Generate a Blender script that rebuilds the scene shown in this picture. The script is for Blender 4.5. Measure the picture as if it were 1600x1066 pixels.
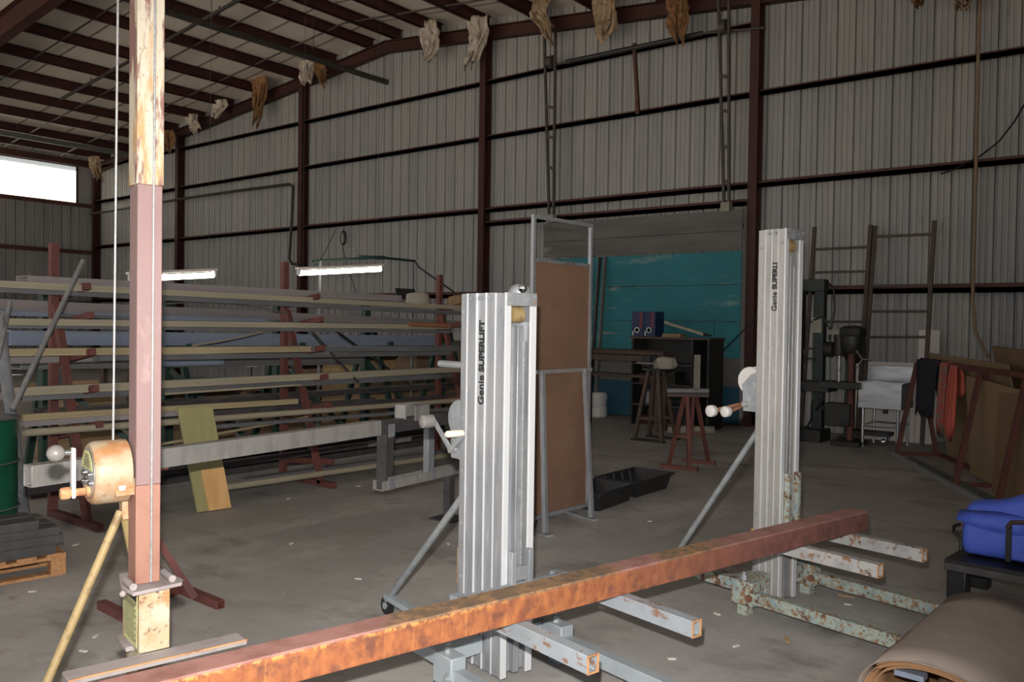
import bpy, bmesh, math, random
from mathutils import Vector as V, Matrix
random.seed(7)
for _o in list(bpy.data.objects): bpy.data.objects.remove(_o)
S = bpy.context.scene
C = S.collection
PI = math.pi

# ------------------------------------------------------------------ camera
CAM = V((0, 0, 1.5)); FPX = 1305.675
_yaw, _pit, _rol = -0.66498428, -0.0197857635, -0.0145160592
_fw = V((math.sin(_yaw)*math.cos(_pit), math.cos(_yaw)*math.cos(_pit), math.sin(_pit)))
_rt = V((math.cos(_yaw), -math.sin(_yaw), 0)); _dn = _fw.cross(_rt)
RGT = _rt*math.cos(_rol) + _dn*math.sin(_rol); DWN = -_rt*math.sin(_rol) + _dn*math.cos(_rol); FWD = _fw
cam = bpy.data.cameras.new('camera'); co = bpy.data.objects.new('camera', cam); C.objects.link(co)
cam.sensor_width = 36; cam.lens = FPX*36/1600; cam.clip_start = .05; cam.clip_end = 200
_m = Matrix((RGT, -DWN, -FWD)).transposed().to_4x4(); _m.translation = CAM
co.matrix_world = _m; S.camera = co

# ------------------------------------------------------------------ world, flash, exposure
w = bpy.data.worlds.new('world'); S.world = w; w.use_nodes = True
_bg = w.node_tree.nodes['Background']; _bg.inputs[0].default_value = (.80, .88, 1, 1); _bg.inputs[1].default_value = .72
fl = bpy.data.lights.new('camera_flash', 'SPOT'); fl.energy = 960; fl.spot_size = math.radians(92); fl.spot_blend = 1.0; fl.shadow_soft_size = .02; fl.color = (1, .96, .9)
fo = bpy.data.objects.new('camera_flash', fl); C.objects.link(fo)
fo.location = CAM - DWN*.13 - RGT*.03 + FWD*.04
fo.rotation_euler = (FWD - RGT*.12 + DWN*.16).to_track_quat('-Z', 'Y').to_euler()
sun = bpy.data.lights.new('sun', 'SUN'); sun.energy = 22.0; sun.angle = .01; sun.color = (1, .95, .88)
so = bpy.data.objects.new('sun', sun); C.objects.link(so); so.rotation_euler = V((.35, .40, -.84)).to_track_quat('-Z', 'Y').to_euler()
S.view_settings.view_transform = 'Standard'; S.view_settings.look = 'None'
S.view_settings.gamma = 1; S.view_settings.use_curve_mapping = False; S.view_settings.exposure = 0.0

# ------------------------------------------------------------------ pixel -> place helpers (photo frame 1600x1066)
def ray(x, y): return RGT*((x-800)/FPX) + DWN*((y-533)/FPX) + FWD
def oz(x, y, z=0):
    r = ray(x, y); return CAM + r*((z-CAM.z)/r.z)
def oy(x, y, Y):
    r = ray(x, y); return CAM + r*(Y/r.y)
def ox(x, y, X):
    r = ray(x, y); return CAM + r*(X/r.x)
def od(x, y, d): return CAM + ray(x, y)*d

# ------------------------------------------------------------------ mesh builder
Z = V((0, 0, 1))
class MB:
    def __init__(s): s.v = []; s.f = []
    def add(s, vs, fs):
        o = len(s.v); s.v += [V(a) for a in vs]; s.f += [[i+o for i in f] for f in fs]; return s
    def pbox(s, p, a, b, c):
        p, a, b, c = V(p), V(a), V(b), V(c)
        return s.add([p, p+a, p+a+b, p+b, p+c, p+a+c, p+a+b+c, p+b+c],
                     [(0,3,2,1),(4,5,6,7),(0,1,5,4),(1,2,6,5),(2,3,7,6),(3,0,4,7)])
    def box(s, x0, x1, y0, y1, z0, z1): return s.pbox((x0,y0,z0), (x1-x0,0,0), (0,y1-y0,0), (0,0,z1-z0))
    def cbox(s, c, a, b, d):
        c, a, b, d = V(c), V(a), V(b), V(d); return s.pbox(c-(a+b+d)/2, a, b, d)
    def fr(s, p0, p1, up=Z):
        d = (V(p1)-V(p0)).normalized(); up = V(up)
        if abs(d.dot(up)) > .98: up = V((1,0,0))
        a = d.cross(up).normalized(); b = a.cross(d).normalized(); return d, a, b
    def bar(s, p0, p1, w, h, up=Z):
        d, a, b = s.fr(p0, p1, up); p0, p1 = V(p0), V(p1)
        return s.pbox(p0-a*w/2-b*h/2, p1-p0, a*w, b*h)
    def rtube(s, p0, p1, w, h, t, up=Z):
        d, a, b = s.fr(p0, p1, up); p0, p1 = V(p0), V(p1); vs = []
        for p in (p0, p1):
            for k in (0, t):
                for (i, j) in ((-1,-1),(1,-1),(1,1),(-1,1)): vs.append(p + a*i*(w/2-k) + b*j*(h/2-k))
        fs = []
        for i in range(4):
            j = (i+1) % 4
            fs += [(i, j, 8+j, 8+i), (4+j, 4+i, 12+i, 12+j), (j, i, 4+i, 4+j), (8+i, 8+j, 12+j, 12+i)]
        return s.add(vs, fs)
    def cyl(s, p0, p1, r0, r1=None, n=14, cap=True):
        r1 = r0 if r1 is None else r1; d, a, b = s.fr(p0, p1); p0, p1 = V(p0), V(p1); vs = []
        for p, r in ((p0, r0), (p1, r1)):
            for k in range(n):
                t = 2*PI*k/n; vs.append(p + (a*math.cos(t) + b*math.sin(t))*r)
        fs = [(k, (k+1) % n, n+(k+1) % n, n+k) for k in range(n)]
        if cap: fs += [tuple(range(n-1, -1, -1)), tuple(range(n, 2*n))]
        return s.add(vs, fs)
    def tube(s, p0, p1, r, t, n=16):
        d, a, b = s.fr(p0, p1); p0, p1 = V(p0), V(p1); vs = []
        for p in (p0, p1):
            for rr in (r, r-t):
                for k in range(n):
                    q = 2*PI*k/n; vs.append(p + (a*math.cos(q)+b*math.sin(q))*rr)
        fs = []
        for k in range(n):
            j = (k+1) % n
            fs += [(k, j, 2*n+j, 2*n+k), (n+j, n+k, 3*n+k, 3*n+j), (j, k, n+k, n+j), (2*n+k, 2*n+j, 3*n+j, 3*n+k)]
        return s.add(vs, fs)
    def pipe(s, pts, r, n=8):
        pts = [V(p) for p in pts]; vs = []; m = len(pts); prev = None
        for i, p in enumerate(pts):
            d = (pts[min(i+1, m-1)] - pts[max(i-1, 0)]).normalized()
            if prev is None:
                u = Z if abs(d.z) < .9 else V((1,0,0)); a = d.cross(u).normalized()
            else: a = (prev - d*prev.dot(d)).normalized()
            prev = a; b = d.cross(a)
            for k in range(n):
                t = 2*PI*k/n; vs.append(p + (a*math.cos(t)+b*math.sin(t))*r)
        fs = [(i*n+k, i*n+(k+1) % n, (i+1)*n+(k+1) % n, (i+1)*n+k) for i in range(m-1) for k in range(n)]
        fs += [tuple(range(n-1, -1, -1)), tuple(range((m-1)*n, m*n))]
        return s.add(vs, fs)
    def lathe(s, c, axis, prof, n=24):
        c = V(c); d = V(axis).normalized(); u = Z if abs(d.z) < .9 else V((1,0,0)); a = d.cross(u).normalized(); b = d.cross(a)
        vs = []
        for (r, h) in prof:
            for k in range(n):
                t = 2*PI*k/n; vs.append(c + d*h + (a*math.cos(t)+b*math.sin(t))*max(r, 1e-4))
        m = len(prof)
        fs = [(i*n+k, i*n+(k+1) % n, (i+1)*n+(k+1) % n, (i+1)*n+k) for i in range(m-1) for k in range(n)]
        fs += [tuple(range(n-1, -1, -1)), tuple(range((m-1)*n, m*n))]
        return s.add(vs, fs)
    def ball(s, c, r, n=16, sc=(1,1,1)):
        k = n//2
        return s.lathe(c, Z, [(r*math.sin(PI*i/k)*sc[0], -r*math.cos(PI*i/k)*sc[2]) for i in range(k+1)], n)
    def prism(s, poly, vec):
        poly = [V(p) for p in poly]; n = len(poly); vec = V(vec)
        return s.add(poly+[p+vec for p in poly], [tuple(range(n-1,-1,-1)), tuple(range(n, 2*n))] + [(i, (i+1) % n, n+(i+1) % n, n+i) for i in range(n)])
    def angle(s, p0, p1, w, t, u, v):
        p0, p1, u, v = V(p0), V(p1), V(u), V(v)
        return s.prism([p0, p0+u*w, p0+u*w+v*t, p0+u*t+v*t, p0+u*t+v*w, p0+v*w], p1-p0)
    def chan(s, p0, p1, w, h, t, u, v):    # channel: web along u, flanges along v
        p0, p1, u, v = V(p0), V(p1), V(u), V(v)
        q = [(-w/2,0),(w/2,0),(w/2,h),(w/2-t,h),(w/2-t,t),(-w/2+t,t),(-w/2+t,h),(-w/2,h)]
        return s.prism([p0+u*a+v*b for a, b in q], p1-p0)
    def build(s, name, mat, parent=None, loc=None, bev=0, smooth=True, ang=35):
        me = bpy.data.meshes.new(name)
        o = bpy.data.objects.new(name, me); C.objects.link(o)
        if parent is not None:
            r = parent
            base = V(r['_o'])
            o.parent = parent
        else: base = V(loc) if loc is not None else V((0,0,0)); o.location = base
        me.from_pydata([tuple(v-base) for v in s.v], [], s.f)
        bm = bmesh.new(); bm.from_mesh(me); bmesh.ops.recalc_face_normals(bm, faces=bm.faces); bm.to_mesh(me); bm.free()
        if smooth:
            for p in me.polygons: p.use_smooth = True
            me.set_sharp_from_angle(angle=math.radians(ang))
        me.materials.append(mat); o['_o'] = tuple(base)
        if bev:
            b = o.modifiers.new('bevel', 'BEVEL'); b.width = bev; b.segments = 2; b.limit_method = 'ANGLE'; b.angle_limit = math.radians(40)
        return o

def thing(name, label, cat, loc=(0,0,0), group=None):
    o = bpy.data.objects.new(name, None); C.objects.link(o); o.location = loc; o['_o'] = tuple(loc); o.empty_display_size = .1
    o['label'] = label; o['category'] = cat
    if group: o['group'] = group
    return o
def tag(o, label, cat, group=None):
    o['label'] = label; o['category'] = cat
    if group: o['group'] = group
    return o
def struct(o): o['kind'] = 'structure'; return o
def sempty(name, loc=(0,0,0)):
    o = bpy.data.objects.new(name, None); C.objects.link(o); o.location = loc; o['_o'] = tuple(loc); o['kind'] = 'structure'; return o

# ------------------------------------------------------------------ materials
def pm(name, c1, c2=None, scale=4, rough=.6, metal=0, c3=None, lo=.35, hi=.65, bump=0, stretch=(1,1,1), det=6, bscale=None, spec=.5, emit=None):
    m = bpy.data.materials.new(name); m.use_nodes = True; nt = m.node_tree; N = nt.nodes; L = nt.links
    b = N['Principled BSDF']; b.inputs['Roughness'].default_value = rough; b.inputs['Metallic'].default_value = metal
    b.inputs['Specular IOR Level'].default_value = spec
    if emit:
        b.inputs['Emission Color'].default_value = (*emit[0], 1); b.inputs['Emission Strength'].default_value = emit[1]
    if c2 is None: b.inputs['Base Color'].default_value = (*c1, 1)
    if c2 is not None or bump:
        tc = N.new('ShaderNodeTexCoord'); mp = N.new('ShaderNodeMapping'); mp.inputs['Scale'].default_value = stretch
        L.new(tc.outputs['Object'], mp.inputs[0])
    if c2 is not None:
        n = N.new('ShaderNodeTexNoise'); n.inputs['Scale'].default_value = scale; n.inputs['Detail'].default_value = det; n.inputs['Roughness'].default_value = .6
        r = N.new('ShaderNodeValToRGB'); e = r.color_ramp.elements
        e[0].position = lo; e[0].color = (*c1, 1); e[1].position = hi; e[1].color = (*c2, 1)
        if c3: q = e.new(min(1, hi+(hi-lo)*.8)); q.color = (*c3, 1)
        L.new(mp.outputs[0], n.inputs[0]); L.new(n.outputs[0], r.inputs[0]); L.new(r.outputs[0], b.inputs['Base Color'])
    if bump:
        n2 = N.new('ShaderNodeTexNoise'); n2.inputs['Scale'].default_value = bscale or scale*4; n2.inputs['Detail'].default_value = 5
        bp = N.new('ShaderNodeBump'); bp.inputs['Strength'].default_value = bump; bp.inputs['Distance'].default_value = .01
        L.new(mp.outputs[0], n2.inputs[0]); L.new(n2.outputs[0], bp.inputs['Height']); L.new(bp.outputs[0], b.inputs['Normal'])
    return m
def mixnode(nt, fac, a, b):
    n = nt.nodes.new('ShaderNodeMix'); n.data_type = 'RGBA'; nt.links.new(fac, n.inputs[0])
    for s, i in ((a, 6), (b, 7)):
        if isinstance(s, tuple): n.inputs[i].default_value = (*s, 1)
        else: nt.links.new(s, n.inputs[i])
    return n.outputs[2]
def noise(nt, vec, scale, det=6, lo=.4, hi=.6):
    n = nt.nodes.new('ShaderNodeTexNoise'); n.inputs['Scale'].default_value = scale; n.inputs['Detail'].default_value = det; n.inputs['Roughness'].default_value = .62
    nt.links.new(vec, n.inputs[0]); r = nt.nodes.new('ShaderNodeMapRange'); r.inputs[1].default_value = lo; r.inputs[2].default_value = hi
    nt.links.new(n.outputs[0], r.inputs[0]); return r.outputs[0]
def layered(name, base, layers, rough=.7, metal=0, bump=.15, bscale=60):
    """base colour, then layers (colour, scale, lo, hi, stretch)"""
    m = bpy.data.materials.new(name); m.use_nodes = True; nt = m.node_tree; N = nt.nodes; L = nt.links
    b = N['Principled BSDF']; b.inputs['Roughness'].default_value = rough; b.inputs['Metallic'].default_value = metal
    tc = N.new('ShaderNodeTexCoord'); col = base
    for i, (c, sc, lo, hi, st) in enumerate(layers):
        mp = N.new('ShaderNodeMapping'); mp.inputs['Scale'].default_value = st; mp.inputs['Location'].default_value = (i*3.7, i*1.9, i*5.3)
        L.new(tc.outputs['Object'], mp.inputs[0]); col = mixnode(nt, noise(nt, mp.outputs[0], sc, 8, lo, hi), col, c)
    if isinstance(col, tuple): b.inputs['Base Color'].default_value = (*col, 1)
    else: L.new(col, b.inputs['Base Color'])
    if bump:
        n2 = N.new('ShaderNodeTexNoise'); n2.inputs['Scale'].default_value = bscale; n2.inputs['Detail'].default_value = 6
        bp = N.new('ShaderNodeBump'); bp.inputs['Strength'].default_value = bump; bp.inputs['Distance'].default_value = .004
        L.new(tc.outputs['Object'], n2.inputs[0]); L.new(n2.outputs[0], bp.inputs['Height']); L.new(bp.outputs[0], b.inputs['Normal'])
    return m
O1 = (1,1,1)
M = {}
M['floor'] = layered('worn_concrete', (.325,.312,.30), [((.245,.232,.22),.45,.42,.66,O1), ((.42,.405,.39),1.3,.5,.72,(1,.5,1)), ((.16,.148,.136),2.1,.55,.72,(.8,1.25,1)), ((.27,.25,.235),8,.54,.70,(.8,1.2,1)), ((.11,.10,.095),1.1,.66,.80,O1), ((.52,.50,.47),9,.68,.76,O1), ((.27,.19,.14),.8,.64,.8,O1)], rough=.75, bump=.25, bscale=25)
M['bounce_apron'] = pm('bounce_yard_concrete', (.50,.44,.36), (.44,.39,.31), 1, .8)  # yard tone warmed to tint the light it bounces indoors
M['sheet'] = layered('grey_wall_sheet', (.34,.335,.325), [((.26,.26,.26),1.2,.45,.7,(5,5,.25)), ((.39,.375,.33),.6,.5,.75,(2,2,.4)), ((.19,.185,.175),3,.62,.8,(4,4,.5))], rough=.5, bump=0)
M['oxide'] = layered('dark_red_primer', (.055,.014,.011), [((.035,.010,.008),2,.45,.65,O1), ((.09,.03,.02),6,.6,.8,O1)], rough=.65, bump=0)
M['girt'] = layered('red_brown_girt', (.10,.032,.024), [((.06,.02,.016),3,.45,.65,O1), ((.17,.085,.05),5,.58,.75,O1)], rough=.65, bump=0)
M['deck'] = layered('white_roof_liner', (.86,.79,.70), [((.78,.71,.62),.7,.4,.7,O1), ((.55,.47,.38),2.5,.62,.8,O1)], rough=.6, bump=0)
M['seam'] = pm('liner_seam', (.26,.23,.20), rough=.7)
M['pipe'] = pm('dark_pipe', (.03,.028,.027), (.06,.05,.045), 6, .5)
M['rodm'] = pm('dark_steel_rod', (.045,.04,.038), (.08,.06,.05), 9, .55)
M['insul'] = pm('torn_insulation', (.50,.40,.28), (.30,.18,.09), 8, .95, c3=(.58,.52,.42), bump=.6, bscale=30)
M['insulw'] = pm('insulation_facing', (.62,.56,.48), (.42,.34,.26), 6, .8, bump=.3, bscale=20)
M['insulo'] = pm('rusty_insulation', (.34,.17,.07), (.18,.10,.05), 10, .95, bump=.6, bscale=30)
M['alu'] = layered('worn_aluminium', (.32,.33,.35), [((.23,.24,.26),4,.42,.66,(3,3,.6)), ((.52,.53,.55),9,.6,.76,(4,4,.5)), ((.24,.24,.25),22,.62,.72,(1,1,.6))], rough=.42, metal=.35, bump=.08, bscale=40)
M['alu2'] = layered('warm_worn_aluminium', (.37,.355,.34), [((.27,.26,.25),4,.45,.7,(3,3,.6)), ((.50,.49,.47),9,.6,.78,(3,3,.8)), ((.27,.25,.24),22,.64,.74,O1)], rough=.45, metal=.35, bump=.08, bscale=40)
M['alushade'] = layered('shaded_inner_rail_aluminium', (.30,.31,.33), [((.20,.21,.23),6,.45,.7,(3,3,.6)), ((.44,.45,.47),9,.6,.78,(3,3,.8))], rough=.45, metal=.4, bump=.05)  # darker copy of the aluminium; mast recess shade put into the colour
M['alulip'] = pm('bright_aluminium_edge', (.56,.57,.59), rough=.4, metal=.2)
M['galv'] = layered('galvanised_steel', (.36,.38,.40), [((.26,.28,.30),14,.4,.65,O1), ((.48,.50,.52),9,.6,.75,O1)], rough=.45, metal=.4, bump=.05)
M['greypaint'] = layered('blue_grey_painted_steel', (.29,.325,.35), [((.24,.265,.29),5,.45,.65,O1), ((.20,.11,.07),9,.68,.72,O1)], rough=.5, bump=.05)
M['greyrust'] = layered('blue_grey_paint_with_rusty_edges', (.27,.30,.33), [((.22,.25,.275),5,.45,.65,O1), ((.20,.115,.08),16,.56,.62,(1,1,2))], rough=.5, bump=.08)
M['tealrust'] = layered('chipped_pale_teal_paint', (.31,.355,.32), [((.21,.28,.285),9,.5,.62,O1), ((.23,.13,.06),40,.50,.60,O1), ((.11,.055,.032),17,.56,.62,O1), ((.07,.035,.025),70,.60,.66,O1)], rough=.65, bump=.25, bscale=50)
M['whiterust'] = layered('rusty_white_paint', (.36,.355,.35), [((.28,.285,.29),8,.5,.62,O1), ((.22,.115,.06),30,.55,.63,O1), ((.11,.055,.035),18,.60,.66,O1)], rough=.6, bump=.15)
M['rustbrown'] = layered('brown_rust', (.16,.07,.045), [((.28,.13,.06),14,.5,.65,O1)], rough=.8, bump=.2)
M['rustend'] = layered('orange_rusty_cut_end', (.45,.24,.11), [((.25,.10,.05),20,.5,.65,O1)], rough=.8, bump=.2)
M['primer'] = layered('pink_red_oxide_paint', (.19,.12,.116), [((.16,.093,.089),4,.45,.7,(1,1,.4)), ((.28,.19,.185),9,.58,.75,(1,1,.5)), ((.22,.09,.07),25,.64,.74,O1)], rough=.6, bump=.06, bscale=90)
M['primerlow'] = layered('orange_rust_over_oxide', (.25,.125,.09), [((.20,.09,.065),5,.45,.65,O1), ((.35,.18,.10),6,.55,.72,(1,1,.5))], rough=.7, bump=.1, bscale=90)
M['cream'] = layered('flaking_cream_paint', (.40,.355,.28), [((.36,.21,.095),9,.48,.58,(2,2,.4)), ((.17,.085,.07),7,.54,.58,(1.6,1.6,.35)), ((.45,.43,.39),9,.55,.7,(1,1,.5)), ((.20,.09,.06),40,.66,.7,O1)], rough=.6, bump=.15, bscale=50)
M['creambox'] = layered('chipped_cream_paint', (.36,.29,.185), [((.41,.36,.28),9,.45,.6,O1), ((.30,.16,.065),12,.50,.64,O1), ((.13,.065,.045),45,.58,.66,O1)], rough=.6, bump=.15, bscale=60)
M['creamrust'] = layered('cream_winch_paint', (.33,.245,.155), [((.38,.32,.24),5,.5,.7,O1), ((.32,.15,.06),9,.46,.62,O1), ((.18,.07,.04),32,.62,.70,O1)], rough=.5, bump=.08)
M['khaki'] = layered('yellow_khaki_paint', (.26,.19,.085), [((.16,.10,.045),16,.5,.62,O1), ((.33,.27,.15),8,.55,.7,O1)], rough=.6, bump=.1)
M['plate'] = layered('grey_primed_plate', (.27,.24,.24), [((.19,.15,.145),8,.5,.7,O1)], rough=.65)
M['blk'] = pm('black_plastic', (.012,.012,.013), (.02,.02,.021), 8, .4)
M['blkm'] = pm('black_machine_paint', (.012,.013,.012), (.03,.028,.025), 5, .5)
M['dkg'] = pm('dark_green_machine', (.01,.022,.018), (.02,.03,.025), 5, .5)
M['white'] = pm('white_plastic', (.55,.54,.53), rough=.4)
M['chrome'] = pm('chrome', (.75,.76,.78), rough=.15, metal=1)
M['steel'] = layered('plain_steel', (.40,.40,.40), [((.28,.27,.27),12,.5,.65,O1)], rough=.4, metal=.6, bump=.03)
M['knob'] = pm('grey_rubber_knob', (.16,.15,.145), (.22,.21,.2), 12, .35)
M['handle'] = pm('beige_handle', (.72,.66,.55), rough=.5)
M['ink'] = pm('black_print', (.015,.015,.015), rough=.6)
M['ylabel'] = pm('yellow_label', (.52,.52,.25), (.44,.44,.22), 14, .6)
M['green_drum'] = layered('green_drum_paint', (.006,.085,.045), [((.004,.05,.03),5,.5,.7,O1)], rough=.35, bump=.05)
M['wood'] = layered('pallet_wood', (.42,.21,.09), [((.30,.14,.06),5,.45,.65,(1,8,8)), ((.50,.28,.13),4,.55,.7,(1,8,8))], rough=.8)
M['steeldk'] = pm('dark_mill_steel', (.05,.047,.05), (.09,.08,.08), 8, .5, metal=.2)
M['redsteel'] = layered('red_oxide_steel', (.13,.04,.032), [((.085,.028,.024),5,.45,.65,O1), ((.19,.075,.05),9,.6,.75,O1)], rough=.7, bump=.05)
M['greensteel'] = pm('dark_green_steel', (.012,.035,.026), (.022,.05,.04), 5, .55)
M['beige'] = pm('beige_extrusion', (.33,.29,.21), (.27,.24,.175), 2.5, .5, stretch=(4,.4,4))
M['tan'] = pm('yellow_tan_extrusion', (.36,.295,.17), (.29,.235,.14), 2.5, .5, stretch=(4,.4,4))
M['mauve'] = pm('mauve_grey_extrusion', (.25,.225,.225), (.20,.18,.185), 3, .5, stretch=(4,.4,4))
M['bluegrey'] = pm('blue_grey_pipe', (.22,.26,.34), (.18,.21,.28), 3, .45, stretch=(4,.4,4))
M['greymet'] = pm('grey_metal_tube', (.20,.20,.205), (.15,.15,.155), 4, .45, metal=.3, stretch=(4,.4,4))
M['copper'] = pm('copper_pipe', (.45,.20,.11), rough=.4, metal=.5)
M['card'] = pm('cardboard', (.30,.20,.11), (.24,.16,.085), 5, .9)
M['dimbox'] = pm('brown_carton', (.20,.14,.09), (.15,.10,.065), 5, .9)
M['kraft'] = layered('dusty_kraft_paper', (.285,.235,.20), [((.23,.19,.165),2.5,.4,.7,(1,2,2)), ((.34,.25,.18),5,.6,.8,O1), ((.15,.13,.12),14,.66,.74,O1)], rough=.95, bump=.5, bscale=9)
M['kraft2'] = pm('clean_kraft_paper', (.36,.20,.10), (.30,.17,.085), 3, .85)
M['pine'] = layered('knotty_pine', (.66,.40,.17), [((.56,.31,.12),3,.4,.7,(6,6,.6)), ((.13,.045,.02),4.2,.70,.76,(1,1,.6))], rough=.6)
M['film'] = pm('olive_film', (.33,.30,.14), (.27,.25,.12), 3, .45, stretch=(5,5,.6))
M['hard'] = layered('brown_hardboard', (.21,.118,.075), [((.17,.095,.062),1.4,.4,.65,(1,1,2)), ((.25,.155,.10),2.2,.55,.75,O1), ((.12,.075,.055),3,.64,.8,(1,1,3))], rough=.7)
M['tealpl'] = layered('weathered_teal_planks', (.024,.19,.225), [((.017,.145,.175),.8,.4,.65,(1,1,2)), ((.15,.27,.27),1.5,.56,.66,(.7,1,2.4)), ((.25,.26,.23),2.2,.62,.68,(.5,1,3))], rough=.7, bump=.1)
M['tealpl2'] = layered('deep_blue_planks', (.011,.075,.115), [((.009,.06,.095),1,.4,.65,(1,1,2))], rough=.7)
M['greypl'] = layered('weathered_grey_plywood', (.15,.145,.135), [((.10,.10,.095),1,.4,.65,(.6,1,4)), ((.34,.33,.31),.9,.62,.74,(.8,1,2.2))], rough=.8)
M['navy'] = pm('navy_cloth', (.012,.013,.022), (.022,.023,.035), 12, .95, bump=.4)
M['scarf'] = pm('patterned_scarf', (.40,.085,.06), (.22,.17,.14), 22, .95, lo=.48, hi=.52, bump=.3)
M['coral'] = pm('coral_cloth', (.52,.11,.075), (.42,.09,.065), 12, .95, bump=.3)
M['bag'] = pm('blue_nylon', (.075,.13,.62), (.05,.095,.48), 5, .6, bump=.8, bscale=11)
M['ply'] = pm('brown_panel', (.22,.14,.075), (.18,.115,.06), 2, .7, stretch=(1,1,.4))
M['ply2'] = pm('tan_panel', (.30,.21,.12), (.25,.175,.10), 2, .7, stretch=(1,1,.4))
M['offwhite'] = pm('off_white_board', (.72,.65,.60), (.62,.57,.53), 2, .6)
M['stain'] = layered('stainless_steel', (.50,.51,.53), [((.38,.39,.41),4,.45,.65,(1,1,4))], rough=.3, metal=.7, bump=.03)
M['rackbrown'] = pm('dark_bronze_steel', (.05,.032,.022), (.08,.052,.035), 5, .6)
M['boxblue'] = pm('dark_blue_carton', (.012,.022,.075), rough=.5)
M['boxred'] = pm('dark_red_print', (.16,.02,.03), rough=.5)
M['rag'] = pm('grey_beige_rag', (.34,.32,.26), (.26,.24,.2), 9, .95, bump=.3)
M['yellow'] = pm('yellow_tag', (.62,.33,.03), (.5,.25,.03), 20, .6)
M['tubelight'] = pm('lit_fluorescent_tube', (.9,.9,.85), emit=((1,.97,.85), 14))
M['cordtan'] = pm('tan_rope', (.32,.23,.15), (.25,.17,.11), 12, .9)
M['cable'] = pm('galvanised_cable', (.30,.30,.30), (.2,.2,.2), 60, .5, metal=.3)
M['dust'] = pm('white_scrap', (.55,.53,.5), rough=.9)
M['woodscrap'] = pm('wood_chip', (.42,.25,.12), rough=.9)
M['tealbar'] = pm('green_steel_channel', (.10,.13,.115), (.075,.095,.085), 5, .6)
def skyglass():
    m = bpy.data.materials.new('translucent_window_sheet'); m.use_nodes = True; nt = m.node_tree; N = nt.nodes
    N.remove(N['Principled BSDF']); t = N.new('ShaderNodeBsdfTranslucent'); t.inputs[0].default_value = (.95,.93,.86,1)
    nt.links.new(t.outputs[0], N['Material Output'].inputs[0]); return m
M['window'] = skyglass()

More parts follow.
